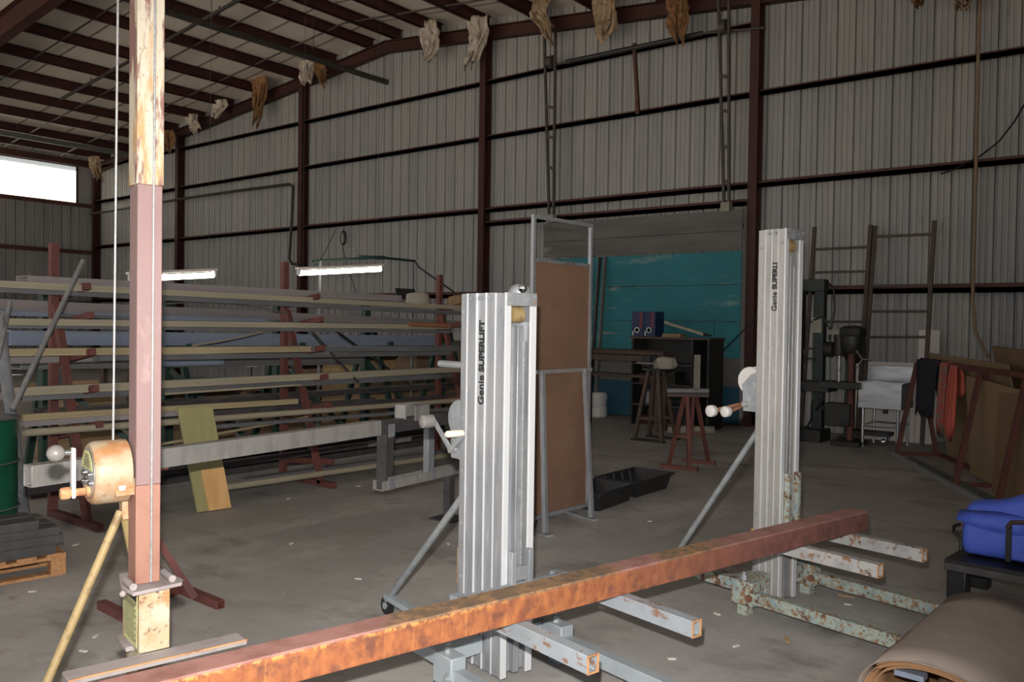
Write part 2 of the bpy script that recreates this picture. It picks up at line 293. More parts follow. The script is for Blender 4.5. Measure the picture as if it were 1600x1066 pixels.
# beam: orange rust flanks, primer patches along its length
def beam_mat():
    m = bpy.data.materials.new('rusty_beam'); m.use_nodes = True; nt = m.node_tree; N = nt.nodes; L = nt.links
    b = N['Principled BSDF']; b.inputs['Roughness'].default_value = .8
    tc = N.new('ShaderNodeTexCoord'); ob = tc.outputs['Object']
    def mp(sc, lo=(0,0,0)):
        q = N.new('ShaderNodeMapping'); q.inputs['Scale'].default_value = sc; q.inputs['Location'].default_value = lo; L.new(ob, q.inputs[0]); return q.outputs[0]
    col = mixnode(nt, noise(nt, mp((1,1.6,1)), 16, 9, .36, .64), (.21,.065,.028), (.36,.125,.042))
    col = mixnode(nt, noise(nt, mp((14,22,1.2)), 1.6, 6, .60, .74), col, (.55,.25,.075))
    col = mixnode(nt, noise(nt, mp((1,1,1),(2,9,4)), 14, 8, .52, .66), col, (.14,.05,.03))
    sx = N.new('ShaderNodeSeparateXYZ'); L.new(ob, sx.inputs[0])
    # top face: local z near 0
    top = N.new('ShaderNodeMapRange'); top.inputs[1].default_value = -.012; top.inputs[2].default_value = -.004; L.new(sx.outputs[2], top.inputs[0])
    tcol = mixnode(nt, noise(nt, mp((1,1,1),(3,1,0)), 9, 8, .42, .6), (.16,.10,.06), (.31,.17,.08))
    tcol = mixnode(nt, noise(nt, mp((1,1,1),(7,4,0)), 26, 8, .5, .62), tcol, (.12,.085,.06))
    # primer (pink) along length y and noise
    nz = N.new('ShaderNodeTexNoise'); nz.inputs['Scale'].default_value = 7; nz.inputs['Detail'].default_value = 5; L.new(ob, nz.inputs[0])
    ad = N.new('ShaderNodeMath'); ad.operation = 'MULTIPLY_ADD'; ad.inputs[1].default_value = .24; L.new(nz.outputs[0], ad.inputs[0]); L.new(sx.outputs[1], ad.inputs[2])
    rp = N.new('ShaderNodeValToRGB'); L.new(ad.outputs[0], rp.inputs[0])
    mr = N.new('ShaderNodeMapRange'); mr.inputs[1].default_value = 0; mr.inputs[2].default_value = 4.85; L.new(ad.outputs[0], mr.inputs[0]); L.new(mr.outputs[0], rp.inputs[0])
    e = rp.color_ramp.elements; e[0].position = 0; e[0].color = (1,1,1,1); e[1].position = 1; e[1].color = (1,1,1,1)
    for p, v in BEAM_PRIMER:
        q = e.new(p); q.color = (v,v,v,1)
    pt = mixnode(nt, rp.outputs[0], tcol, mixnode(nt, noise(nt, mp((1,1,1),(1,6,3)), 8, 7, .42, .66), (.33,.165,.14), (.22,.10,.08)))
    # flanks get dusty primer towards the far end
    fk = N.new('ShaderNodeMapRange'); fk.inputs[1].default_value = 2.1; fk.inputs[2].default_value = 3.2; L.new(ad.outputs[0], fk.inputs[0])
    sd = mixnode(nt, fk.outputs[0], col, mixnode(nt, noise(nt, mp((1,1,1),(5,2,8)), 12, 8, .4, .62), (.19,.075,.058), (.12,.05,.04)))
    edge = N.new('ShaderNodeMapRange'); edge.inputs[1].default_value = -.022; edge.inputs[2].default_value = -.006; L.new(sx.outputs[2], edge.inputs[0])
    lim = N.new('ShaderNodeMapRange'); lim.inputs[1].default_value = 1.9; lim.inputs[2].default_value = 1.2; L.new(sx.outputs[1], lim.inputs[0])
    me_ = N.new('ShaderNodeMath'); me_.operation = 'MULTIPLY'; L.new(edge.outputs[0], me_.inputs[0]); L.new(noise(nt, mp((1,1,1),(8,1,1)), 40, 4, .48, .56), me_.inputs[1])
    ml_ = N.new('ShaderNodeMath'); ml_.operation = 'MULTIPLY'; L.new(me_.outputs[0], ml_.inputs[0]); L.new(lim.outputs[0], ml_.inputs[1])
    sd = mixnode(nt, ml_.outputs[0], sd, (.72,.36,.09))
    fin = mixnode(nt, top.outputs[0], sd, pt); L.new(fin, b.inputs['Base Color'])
    n2 = N.new('ShaderNodeTexNoise'); n2.inputs['Scale'].default_value = 45; n2.inputs['Detail'].default_value = 8; L.new(ob, n2.inputs[0])
    bp = N.new('ShaderNodeBump'); bp.inputs['Strength'].default_value = .35; bp.inputs['Distance'].default_value = .004; L.new(n2.outputs[0], bp.inputs['Height']); L.new(bp.outputs[0], b.inputs['Normal'])
    return m
# positions along the beam / 6 m: primer, bare rust, one patch, primer again at the far end
BEAM_PRIMER = [(.25,1),(.262,0),(.462,0),(.475,1),(.515,1),(.53,0),(.58,0),(.62,.9)]
M['beam'] = beam_mat()

# ================================================================== STRUCTURE
D = 12.4; XL = -26.0; XR = 1.2; YF = -7.0; RX = -13.1
def zr(x, z0=7.21): return z0 - .098*abs(x-RX)          # rafter underside follows the roof pitch
# floor
m = MB(); m.box(XL-.1, XR+.1, YF-.3, D+.3, -.2, 0); struct(m.build('floor', M['floor'], smooth=False))
m = MB(); m.box(XL-20, XR+20, YF-24, YF-.3, -.2, -.01); m.box(XR+.1, XR+20, YF-.3, D+6, -.2, -.01); struct(m.build('bounce_yard', M['bounce_apron'], smooth=False))  # second slab: unseen yard, added to bounce sunlight up onto the ceiling
# back wall: ribbed sheets, columns, girts
wb = sempty('wall_back', (0, D, 0))
def ribsheet(p, u, width, n, zbot, ztop0, ztop1, out):
    """ribbed sheet along u, ribs pushed towards 'out'"""
    pts = []; pit = width/n
    for i in range(n):
        a = i*pit
        pts += [(a, 0), (a+pit*.22, 0), (a+pit*.26, .012), (a+pit*.32, .012), (a+pit*.36, 0), (a+pit*.52, 0), (a+pit*.56, .012), (a+pit*.62, .012), (a+pit*.66, 0), (a+pit*.84, 0), (a+pit*.89, .04), (a+pit*.95, .04)]
    pts.append((width, 0)); q = MB(); p = V(p); u = V(u); out = V(out); k = len(pts); vs = []
    for (a, h) in pts: vs.append(p+u*a+out*h+Z*zbot)
    for (a, h) in pts: vs.append(p+u*a+out*h+Z*(ztop0+(ztop1-ztop0)*a/width))
    q.add(vs, [(i, i+1, k+i+1, k+i) for i in range(k-1)]); return q
W = 1.02; x = XL
while x < XR-.01:
    wd = min(W, XR-x)
    ribsheet((x, D, 0), (1,0,0), wd, 4, 0, zr(x, 7.67), zr(x+wd, 7.67), (0,1,0)).build('wall_sheet', M['sheet'], wb, smooth=False)
    x += W
COLX = [-25.86, oy(287,300,D).x, oy(480,300,D).x, oy(763,300,D).x, oy(1183.5,300,D).x, -.4]
for cx in COLX:
    q = MB(); y1 = D-.02; y0 = y1-.2; wd = .14; zt = zr(cx)+.05
    q.box(cx-wd/2, cx+wd/2, y0, y0+.014, 0, zt); q.box(cx-wd/2, cx+wd/2, y1-.014, y1, 0, zt); q.box(cx-.006, cx+.006, y0+.014, y1-.014, 0, zt)
    q.build('steel_column', M['oxide'], wb)
def girt(x0, x1, z, skip=0):
    q = MB(); q.box(x0, x1, D-.16, D-.15, z, z+.07); q.box(x0, x1, D-.15, D-.02, z+.06, z+.07); q.box(x0, x1, D-.03, D-.02, z+.07, z+.13); q.box(x0, x1, D-.16, D-.15, z+.0, z+.09)
    return q.build('girt', M['girt'], wb)
for zi, zg in enumerate((6.05, 5.0, 3.62)):
    for i in range(5):
        if zi == 0 and i == 4: continue
        girt(COLX[i]+.075, COLX[i+1]-.075, zg)
for i in (0, 1, 2): girt(COLX[i]+.075, COLX[i+1]-.075, 2.0)
girt(COLX[4]+.075, COLX[5]-.075, 2.0)
girt(COLX[3]+.075, COLX[4]-.075, 3.36)

# left wall with long window under the eave
wl = sempty('wall_left', (XL, 0, 0)); WY0, WY1, WZ0, WZ1 = 6.6, 11.75, 4.98, 6.06
y = YF
while y < D-.01:
    wd = min(W, D-y); hasw = y+wd > WY0 and y < WY1
    if hasw:
        ribsheet((XL, y, 0), (0,1,0), wd, 4, 0, WZ0, WZ0, (-1,0,0)).build('wall_sheet', M['sheet'], wl, smooth=False)
        ribsheet((XL, y, 0), (0,1,0), wd, 4, WZ1, 6.4, 6.4, (-1,0,0)).build('wall_sheet', M['sheet'], wl, smooth=False)
    else: ribsheet((XL, y, 0), (0,1,0), wd, 4, 0, 6.4, 6.4, (-1,0,0)).build('wall_sheet', M['sheet'], wl, smooth=False)
    y += W
q = MB(); q.box(XL, XL+.02, WY1, y if y < D else D, WZ0-.02, WZ1+.02); q.build('wall_sheet', M['sheet'], wl)
for z in (3.45, 4.86, 1.9):
    q = MB(); q.box(XL+.02, XL+.17, YF, D-.25, z, z+.02); q.box(XL+.16, XL+.175, YF, D-.25, z-.02, z+.1); q.build('girt', M['girt'], wl)
q = MB(); q.box(XL+.02, XL+.16, YF, D-.25, 6.08, 6.26); q.build('eave_strut', M['oxide'], wl)
win = sempty('window_1', (XL, 9, 5.5))
npan = 5
for i in range(npan):
    a = WY0+(WY1-WY0)*i/npan; q = MB(); q.box(XL-.02, XL-.01, a+.005, a+(WY1-WY0)/npan-.005, WZ0, WZ1); q.build('pane', M['window'], win)
q = MB(); q.box(XL-.03, XL+.03, WY0-.04, WY1+.04, WZ0-.05, WZ0); q.box(XL-.03, XL+.03, WY0-.04, WY1+.04, WZ1, WZ1+.04); q.box(XL-.03, XL+.03, WY1, WY1+.05, WZ0, WZ1); q.box(XL-.03, XL+.03, WY0-.05, WY0, WZ0, WZ1); q.build('window_frame', M['oxide'], win)
# right wall beside the camera, unseen; door opening sized for the daylight let in
wr = sempty('wall_right', (XR, 0, 0))
for a, b, z0, z1 in ((2.6, D, 0, 6.2), (YF, 2.6, 4.6, 6.2), (YF, -4.0, 0, 4.6)):
    ribsheet((XR, a, 0), (0,1,0), b-a, max(1, round((b-a)/.255)), z0, z1, z1, (1,0,0)).build('wall_sheet', M['sheet'], wr, smooth=False)

# roof: liner sheets, seams, purlins, frames
ce = sempty('ceiling', (RX, 2, 7.6))
ys = YF-.5; k = 0
while ys < D:
    for x0, x1 in ((XL-.2, RX), (RX, XR+.2)):
        q = MB(); a = zr(x0, 7.64); b = zr(x1, 7.64); y1 = min(ys+1.2, D+.1)
        q.pbox((x0, ys, a), (x1-x0, 0, b-a), (0, y1-ys-.0, 0), (0,0,.05)); q.build('liner_sheet', M['deck'], ce, smooth=False)
        q = MB(); q.pbox((x0, ys-.02, a-.012), (x1-x0, 0, b-a), (0, .04, 0), (0,0,.012)); q.build('liner_seam', M['seam'], ce, smooth=False)
    ys += 1.2
PUR = [-12.75, -13.6, -14.8, -16.05, -17.42, -18.75, -20.05, -21.35, -22.6, -23.9, -25.1, -11.6, -10.35, -9.1, -7.85, -6.6, -5.3, -4.0, -2.7, -1.4, -.1]
for px in PUR:
    z = zr(px, 7.43); q = MB(); q.box(px-.007, px+.007, YF-.4, D-.05, z, z+.2); q.box(px-.07, px+.007, YF-.4, D-.05, z, z+.012); q.box(px-.007, px+.07, YF-.4, D-.05, z+.19, z+.2)
    q.build('purlin', M['oxide'], ce)
def rafter(Y, depth=.22, wd=.16):
    for x0, x1 in ((XL, RX), (RX, XR)):
        q = MB(); a = zr(x0, 7.21+.22-depth); b = zr(x1, 7.21+.22-depth); d = V((x1-x0, 0, b-a))
        q.pbox((x0, Y-wd/2, a), d, (0,wd,0), (0,0,.014)); q.pbox((x0, Y-wd/2, a+depth-.014), d, (0,wd,0), (0,0,.014)); q.pbox((x0, Y-.006, a), d, (0,.012,0), (0,0,depth))
        q.build('rafter', M['oxide'], ce)
rafter(D-.12, .24); rafter(6.35, .45, .2); rafter(.3, .45, .2); rafter(-5.7, .45, .2)
for Y in (6.35, .3, -5.7):                     # frame columns at the eaves
    q = MB(); zt = zr(XL+.3)-.2
    for cx in (XL+.2,):
        q.box(cx, cx+.014, Y-.1, Y+.1, 0, zt); q.box(cx+.35, cx+.364, Y-.1, Y+.1, 0, zt); q.box(cx, cx+.36, Y-.006, Y+.006, 0, zt)
    q.build('frame_column', M['oxide'], ce)
for Y in (7.6, 9.6, 11.1, 3.5):                # sag rods between purlins
    q = MB()
    for xa, xb in ((XL+.4, RX), (RX, XR-.3)):
        q.cyl((xa, Y, zr(xa, 7.47)), (xb, Y, zr(xb, 7.47)), .018, n=6)
    q.build('sag_rod', M['rodm'], ce)

# sprinkler pipes under the roof
def hanger(q, p, z): q.cyl(p, (p.x, p.y, z), .006, n=6)
t = thing('sprinkler_pipe', 'long black sprinkler pipe slung under the purlins with a capped shiny end', 'pipe', (0,0,0))
z = 6.62; e = oz(618,133,z); a = V((e.x-.02, -2, z))
q = MB(); q.cyl(a, e, .058, n=12); q.build('main_pipe', M['pipe'], t)
q = MB(); q.cyl(e-V((0,.12,0)), e+V((0,.03,0)), .075, n=12); q.build('coupling', M['pipe'], t)
q = MB(); q.cyl(e+V((0,.03,0)), e+V((0,.045,0)), .035, n=12); q.build('end_cap', M['chrome'], t)
for dy in (.35, 2.2, 4.4):
    q = MB(); p = e-V((0,dy,0)); hanger(q, p, zr(p.x, 7.43)); q.build('hanger', M['rodm'], t)
t = thing('branch_pipe', 'thin black branch pipe crossing under the purlins near the ridge', 'pipe', (0,0,0))
q = MB(); p0 = V((-20.5, 8.9, zr(-20.5, 7.34))); p1 = V((-9.5, 8.9, zr(-13.1, 7.34)-.05)); q.pipe([p0, V((-13.1, 8.9, zr(-13.1, 7.34))), p1], .035, 8); q.build('branch_run', M['pipe'], t)
for xx in (-19, -16.5, -14, -11):
    q = MB(); p = V((xx, 8.9, zr(xx, 7.34))); q.cyl(p-Z*.12, p+Z*.09, .015, n=6); q.build('sprinkler_head', M['pipe'], t)
t = thing('eave_pipe', 'grey pipe running along under the low eave above the bright window', 'pipe', (0,0,0))
q = MB(); p = ox(0, 207, -23.2); q.cyl((-23.2, -2, p.z), (-23.2, 11.9, p.z), .07, n=10); q.build('pipe_run', M['greymet'], t)
for yy in (9, 11.2):
    q = MB(); q.cyl((-23.2, yy, p.z), (-23.2, yy, zr(-23.2, 7.43)), .008, n=6); q.build('hanger', M['rodm'], t)
# wall conduit that turns down beside the column
q = MB(); Y = D-.22
pts = [oy(x, y, Y) for x, y in ((140,335),(295,309),(380,297),(452,288),(458,291),(456,340),(452,405),(456,412),(468,414))]
tag(q.pipe(pts, .035, 8).build('wall_pipe', M['pipe'], loc=pts[0]), 'dark pipe along the ribbed wall that elbows down beside a red column', 'pipe')
# door shaft with strut on the top girt, and two hanging ladder tracks
t = thing('door_shaft', 'dark horizontal door shaft with end pulleys lying along the topmost girt', 'shaft', (0,0,0))
Y = D-.3; a = oy(885,97,Y); b = oy(1098,52,Y)
q = MB(); q.cyl(a, b, .04, n=10); q.build('shaft', M['blkm'], t)
a2 = oy(862,102,Y); b2 = oy(1196,43,Y); 
for u_, v_ in ((a2, a), (b, b2)): MB().cyl(u_, v_, .02, n=8).build('axle', M['rodm'], t)
for px, py in ((861,97),(1131,42)):
    q = MB(); c = oy(px, py, Y); q.cyl(c-V((.05,0,0)), c+V((.05,0,0)), .11, n=14); q.build('pulley', M['rodm'], t)
q = MB(); c = oy(991,75,Y); q.bar(oy(991,68,Y), oy(997,178,D-.18), .06, .05); q.build('strut', M['girt'], t)
def track(x0, x1, y0, x2, x3, y1, rungs, lab):
    t = thing('hanging_track', lab, 'track', (0,0,0), 'narrow ladder tracks on the back wall'); Y = D-.34
    for (a, b) in (((x0,y0),(x2,y1)), ((x1,y0),(x3,y1))):
        q = MB(); q.bar(oy(*a, Y), oy(*b, Y), .04, .04); q.build('rail', M['rodm'], t)
    for ry in rungs:
        k = (ry-y0)/(y1-y0); q = MB(); q.bar(oy(x0+(x2-x0)*k, ry-2, Y), oy(x1+(x3-x1)*k, ry+1, Y), .03, .05); q.build('rung', M['rodm'], t)
    q = MB(); c = oy((x2+x3)/2, y1+6, Y); q.cbox(c, (.14,0,0), (0,.12,0), (0,0,.14)); q.build('end_block', M['rag'], t)
track(850, 868, 40, 858, 865, 336, (168, 215, 263), 'narrow steel ladder track hanging over the left end of the teal planks')
track(1122, 1139, -30, 1131, 1139, 318, (120, 174, 230, 284), 'narrow steel ladder track hanging over the right end of the teal planks')

# torn insulation hanging from the rafters
def scrap(pts, w, mat, lab, Y, grp='torn insulation strips along the rafter'):
    """pts: pixel centre line; w: widths in px; a crumpled sheet with a ragged lower edge"""
    rnd = random.Random(pts[0][0]); cen = [oy(x, y, Y) for x, y in pts]; dist = (cen[0]-CAM).length
    q = MB()
    for layer in range(3):
        nc, nr = 9, 16; vs = []; cut = [rnd.uniform(.62, 1.0) for _ in range(nc)]; cut[rnd.randrange(nc)] = 1.06; ph = rnd.uniform(0, 6); wl_ = (1, .75, .55)[layer]; off = rnd.uniform(-.2, .2)
        for r in range(nr):
            for c_ in range(nc):
                f_ = r/(nr-1)*cut[c_]*(1, .85, .95)[layer]; g = min(f_, .999)*(len(cen)-1); i0 = int(g); p = cen[i0].lerp(cen[i0+1], g-i0)
                if f_ > 1: p = p-Z*(f_-1)*.5
                ww = (w[i0]+(w[i0+1]-w[i0])*(g-i0))*dist/FPX*1.1*wl_; u = (c_/(nc-1)-.5)+off*.3
                vs.append(p+V((u*ww+rnd.uniform(-.015,.015), math.sin(c_*1.5+ph+r*.35)*.05+rnd.uniform(-.02,.02)-.04*layer, rnd.uniform(-.012,.012))))
        q.add(vs, [(r*nc+c_, r*nc+c_+1, (r+1)*nc+c_+1, (r+1)*nc+c_) for r in range(nr-1) for c_ in range(nc-1)])
    o = q.build('insulation_scrap', M[mat], loc=cen[0], ang=60); o.modifiers.new('s', 'SOLIDIFY').thickness = .018
    return tag(o, lab, 'insulation', grp)
Y = D-.45
scrap([(850,-12),(842,20),(856,45),(866,70)], [30,26,20,10], 'insul', 'twisted tan insulation strip hanging beside the left hanging track', Y)
scrap([(946,-12),(947,20),(948,45),(946,66)], [34,36,34,24], 'insul', 'broad blunt tan insulation strip hanging between the two tracks', Y)
scrap([(1056,-12),(1058,20),(1060,42),(1062,70)], [26,28,30,14], 'insulo', 'rusty frayed insulation strip hanging over the door shaft', Y)
scrap([(668,35),(670,55),(674,78),(668,97)], [34,34,24,10], 'insulw', 'ragged pale insulation strip hanging right of the roof ridge', Y)
scrap([(745,28),(748,55),(742,80),(735,112)], [34,32,20,16], 'insulw', 'pale insulation scrap draped over a column top with a tattered tail', Y)
scrap([(480,95),(481,115),(481,134)], [28,28,24], 'insulw', 'short clean white insulation flap on top of a column', Y)
scrap([(404,120),(408,140),(405,170),(402,202)], [40,28,18,8], 'insulo', 'long rust coloured insulation strip tapering to a point', Y)
scrap([(500,100),(503,115),(508,135)], [20,16,8], 'insulo', 'small orange insulation scrap beside the white flap', Y)
scrap([(345,158),(343,172),(338,184)], [30,28,16], 'insulw', 'squarish white insulation flap low on the rafter', Y)
scrap([(300,180),(303,195),(308,210)], [28,24,14], 'insulw', 'grey insulation scrap at the foot of the sloping rafter', Y)
scrap([(146,245),(152,262),(158,285)], [22,26,14], 'insul', 'crumpled brown insulation hanging in the corner by the bright window', D-.9)
scrap([(265,205),(264,225),(262,240)], [20,22,14], 'insulo', 'brown insulation wad hanging just right of the tall rusty mast', Y)
scrap([(1502,-14),(1503,4),(1502,18)], [16,17,14], 'insul', 'small cream insulation tuft hanging near the tan rope', Y)
scrap([(1434,-14),(1434,4),(1434,12)], [8,9,5], 'insulo', 'tiny dark red insulation tuft hanging from the roof edge', Y)

# ================================================================== LIFTS
F = V((.975, -.222, 0)).normalized(); SD = V((-F.y, F.x, 0))      # fork direction, and along the row of lifts
UP = Z
def textmesh(body, size, off=.0, space=1.0):
    cu = bpy.data.curves.new('t', 'FONT'); cu.body = body; cu.size = size; cu.offset = off; cu.extrude = .0006; cu.space_character = space
    o = bpy.data.objects.new('t', cu); C.objects.link(o); dg = bpy.context.evaluated_depsgraph_get()
    me = bpy.data.meshes.new_from_object(o.evaluated_get(dg)); bpy.data.objects.remove(o); return me
def put_text(body, size, org, xd, yd, parent, off=0, name='lettering', sx=1.0):
    me = textmesh(body, size, off); me.name = name; o = bpy.data.objects.new(name, me); C.objects.link(o); o.parent = parent
    xd, yd = V(xd).normalized(), V(yd).normalized(); zd = xd.cross(yd)
    mt = Matrix((xd*sx, yd, zd)).transposed().to_4x4(); mt.translation = V(org)-V(parent['_o']); o.matrix_local = mt
    me.materials.clear(); me.materials.append(M['ink']); return o

def superlift(Cn, dep, wid, H, nsec, label, mat, legmat, fork_ys, fork_len, fork_mat, leg_len, winch, strut_z, strut_k, carriage, textinfo):
    """Cn: near front corner at mast foot (z = Cn.z)"""
    t = thing('material_lift', label, 'lift', (Cn.x, Cn.y, 0), 'aluminium material lifts')
    z0 = Cn.z; zt = H; u = -F
    # nested mast sections, each a tall channel; the near flank shows as strips
    back = .045
    ws = (dep-back)/nsec
    q = MB(); q.pbox(Cn+u*dep, F*back, SD*wid, Z*(zt-z0)); q.build('back_post', mat, t, bev=.004)
    for i in range(nsec):
        p = Cn+u*(ws*(i+1)); inset = .003+.002*((i*7) % 3)
        tz = zt-(0.0 if i else .002); q = MB()
        q.pbox(p+F*.003+SD*inset, F*(ws-.006), SD*.012, Z*(tz-z0)); q.pbox(p+F*.003+SD*(wid-.012-inset), F*(ws-.006), SD*.012, Z*(tz-z0))
        if i: q.pbox(p+F*.01+SD*.012, F*.008, SD*(wid-.024), Z*(tz-z0))
        else: q.pbox(p+F*.012+SD*.012, F*.008, SD*(wid-.024), Z*(tz-z0-.12))
        q.build('mast_section', mat, t)
        q = MB(); q.pbox(p+F*(-.0022)-SD*.001, F*.0044, SD*.012, Z*(tz-z0)); q.build('section_lip', M['alulip'], t)
    # front: flanges, inner rail, lifting cable
    q = MB(); q.pbox(Cn-SD*.001+u*.004, F*.010, SD*.030, Z*(zt-z0)); q.build('front_flange', M['alulip'], t, bev=.002)
    q = MB(); q.pbox(Cn+SD*(wid-.032)+u*.004, F*.010, SD*.034, Z*(zt-z0)); q.build('front_flange', M['alulip'], t, bev=.002)
    q = MB(); q.pbox(Cn+SD*wid*.50+u*.05, F*.035, SD*.03, Z*(zt-z0-.14)); q.build('inner_rail', M['alushade'], t, bev=.003)
    q = MB(); q.cyl(Cn+SD*wid*.72+u*.02+Z*.3, Cn+SD*wid*.72+u*.02+Z*(zt-z0-.2), .006, n=8); q.build('lift_cable', M['cable'], t)
    q = MB(); q.pbox(Cn+SD*.0+u*.002+Z*(zt-z0-.055), F*.012, SD*wid, Z*.055); q.build('head_plate', M['alu'], t, bev=.002)
    for i, (a, b) in enumerate(((.12,.012),(.12,.043),(.93,.015),(.93,.042),(.7,.028))):
        q = MB(); p = Cn+SD*wid*a+F*.010+Z*(zt-z0-b); q.cyl(p, p+F*.004, .008 if i == 4 else .005, n=8); q.build('rivet', M['rustbrown'] if i == 3 else M['galv'], t)
    for i in range(nsec):
        p = Cn+u*(ws*(i+.55))+Z*(zt-z0-(.022 if i else .075)); q = MB(); q.cyl(p, p-SD*.008, .009, n=8); q.build('bolt', M['galv'], t)
    for k in range(7):
        p = Cn+u*(dep-.02)+Z*((zt-z0)*(.08+.145*k)); q = MB(); q.cyl(p, p-SD*.005, .007, n=8); q.build('bolt', M['galv'], t)
    q = MB(); p = Cn+u*.03+SD*wid*.45+Z*(zt-z0-.09); q.cyl(p-SD*.03, p+SD*.03, .035, n=16); q.build('top_pulley', M['khaki'], t)
    # base: cross block, two forward legs on offset brackets
    mid = Cn+u*dep/2
    for sg, yy in ((-1, -.22), (1, wid+.20)):
        inner = mid + SD*(0 if sg < 0 else wid) + Z*.05
        joint = Cn + u*.02 + SD*yy
        q = MB(); q.rtube(inner+Z*.06, mid+SD*yy+Z*.10, .07, .07, .005); q.build('base_arm', legmat, t, bev=.003)
        q = MB(); q.cbox(joint+u*.03+Z*.085, F*.13, SD*.075, Z*.125); q.build('leg_bracket', legmat, t, bev=.006)
        q = MB(); q.bar(joint+u*.38+Z*.115, joint+u*.05+Z*.115, .055, .06); q.build('rear_arm', legmat, t, bev=.004)
        e = joint + F*leg_len; zc = -z0+.10
        q = MB(); q.rtube(joint+Z*zc, e+Z*zc, .05, .062, .004); q.build('leg', legmat, t, bev=.003)
        q = MB(); p = joint+F*.02-SD*.0375+Z*.07; q.cyl(p, p-SD*.014, .02, n=8); q.cyl(p-SD*.014, p-SD*.022, .011, n=8); q.build('pivot_bolt', M['rustbrown'] if legmat is M['tealrust'] else M['galv'], t)
        q = MB(); p = joint+u*.04+Z*.145; q.cyl(p, p+Z*.03, .018, n=6); q.cyl(p+Z*.03, p+Z*.042, .010, n=8); q.build('lock_bolt', M['galv'], t)
        q = MB(); p = joint+u*.03; p.z = 0; q.cbox(p+Z*.03, F*.06, SD*.05, Z*.06); q.build('foot_pad', legmat, t)
    # rear strut with a caster
    bk = Cn+u*dep+SD*wid*.45
    top = V((bk.x, bk.y, strut_z)); ft = bk+u*strut_k; ft.z = .07
    q = MB(); q.cyl(top, ft, .017, n=12); q.build('rear_strut', M['galv'], t)
    q = MB(); q.cyl(top-SD*.03, top+SD*.03, .012, n=8); q.build('strut_pin', M['galv'], t)
    q = MB(); q.cyl(V((ft.x,ft.y,.045))-SD*.014, V((ft.x,ft.y,.045))+SD*.014, .045, n=16); q.build('caster_wheel', M['blk'], t)
    q = MB(); q.cyl(V((ft.x,ft.y,.045))-SD*.02, V((ft.x,ft.y,.045))+SD*.02, .018, n=10); q.build('caster_hub', M['galv'], t)
    q = MB(); q.bar(V((ft.x,ft.y,.095)), bk+Z*(.02), .05, .03); q.build('rear_arm', legmat, t, bev=.003)
    # carriage and forks
    zc = .43
    for yy in fork_ys:
        a = Cn+SD*yy+u*.02; a.z = zc-.032; b = a+F*fork_len
        q = MB(); q.rtube(a, b, .05, .062, .004); q.build('fork', fork_mat, t, bev=.002)
        q = MB(); q.rtube(b-F*.001, b+F*.004, .051, .063, .006); q.build('fork_end_rust', M['rustend'], t)
    ya, yb = min(fork_ys), max(fork_ys)
    a = Cn+SD*ya+F*.03; b = Cn+SD*yb+F*.03; a.z = b.z = zc-.032-.006
    q = MB(); q.bar(a, b, .03, .07); q.build('carriage_bar', fork_mat, t, bev=.002)
    q = MB()
    for yy in (wid*.25, wid*.8):
        p = Cn+SD*yy+F*.006; p.z = zc-.1; q.pbox(p-SD*.012, F*.03, SD*.024, Z*(carriage-zc+.1))
    p = Cn+SD*wid*.25+F*.006; p.z = zc; q.pbox(p, F*.012, SD*wid*.55, Z*.06); q.build('carriage', M['alu'] if fork_mat is M['greyrust'] else M['tealrust'], t, bev=.002)
    # winch on the back of the mast
    wz, wr_ = winch['z'], winch['r']
    c = Cn+u*(dep+winch['off'])+SD*wid*.4; c.z = wz
    q = MB(); q.lathe(c-SD*.035, SD, [(wr_*.2,-.012),(wr_*.2,0),(wr_*.93,0),(wr_,.006),(wr_,.012),(wr_*.9,.016),(wr_*.45,.02),(wr_*.45,.06),(wr_*.9,.064),(wr_,.07),(wr_,.076),(.01,.078)], 32); q.build('winch_drum', winch['mat'], t)
    q = MB(); q.prism([c+F*.03+Z*.04-SD*.05, c+F*(winch['off']-.002)+Z*.05-SD*.05, c+F*(winch['off']-.002)-Z*(wr_+.09)-SD*.05, c-F*.02-Z*(wr_+.09)-SD*.05, c-F*.03-Z*.02-SD*.05], -SD*.006); q.build('winch_bracket', M['galv'], t)
    hub = c-Z*(wr_+.05)-SD*.056
    q = MB(); q.cyl(hub+SD*.09, hub-SD*.025, .016, n=12); q.build('winch_shaft', M['steel'], t)
    for kk, (df, dz, l, gm, gr) in enumerate(winch['cranks']):
        e = hub+F*df+Z*dz-SD*.018; q = MB(); q.bar(hub-SD*.018, e, .008, .026, up=SD.cross((e-hub).normalized())); q.build('crank_arm', winch['arm'], t, bev=.002)
        q = MB(); q.lathe(e, -SD, [(gr*.8,.005),(gr,.012),(gr*1.06,l*.5),(gr,l-.006),(gr*.7,l),(.004,l+.001)], 18); q.build('crank_grip', gm, t)
    q = MB(); q.cyl(c+F*.5*wr_+Z*wr_*.3, V((bk.x,bk.y,0))+Z*(zt-.06), .004, n=6); q.build('winch_cable', M['cordtan'], t)
    if textinfo:
        off_u, z_start, size, body = textinfo
        org = Cn+u*off_u-SD*.0008+SD*.003; org.z = z_start
        put_text(body[0], size, org, Z, -F, t, off=size*.022, sx=.98)
        org2 = org+Z*body[2]
        put_text(body[1], size*.92, org2, Z, -F, t, off=size*.042, sx=body[3])
    return t

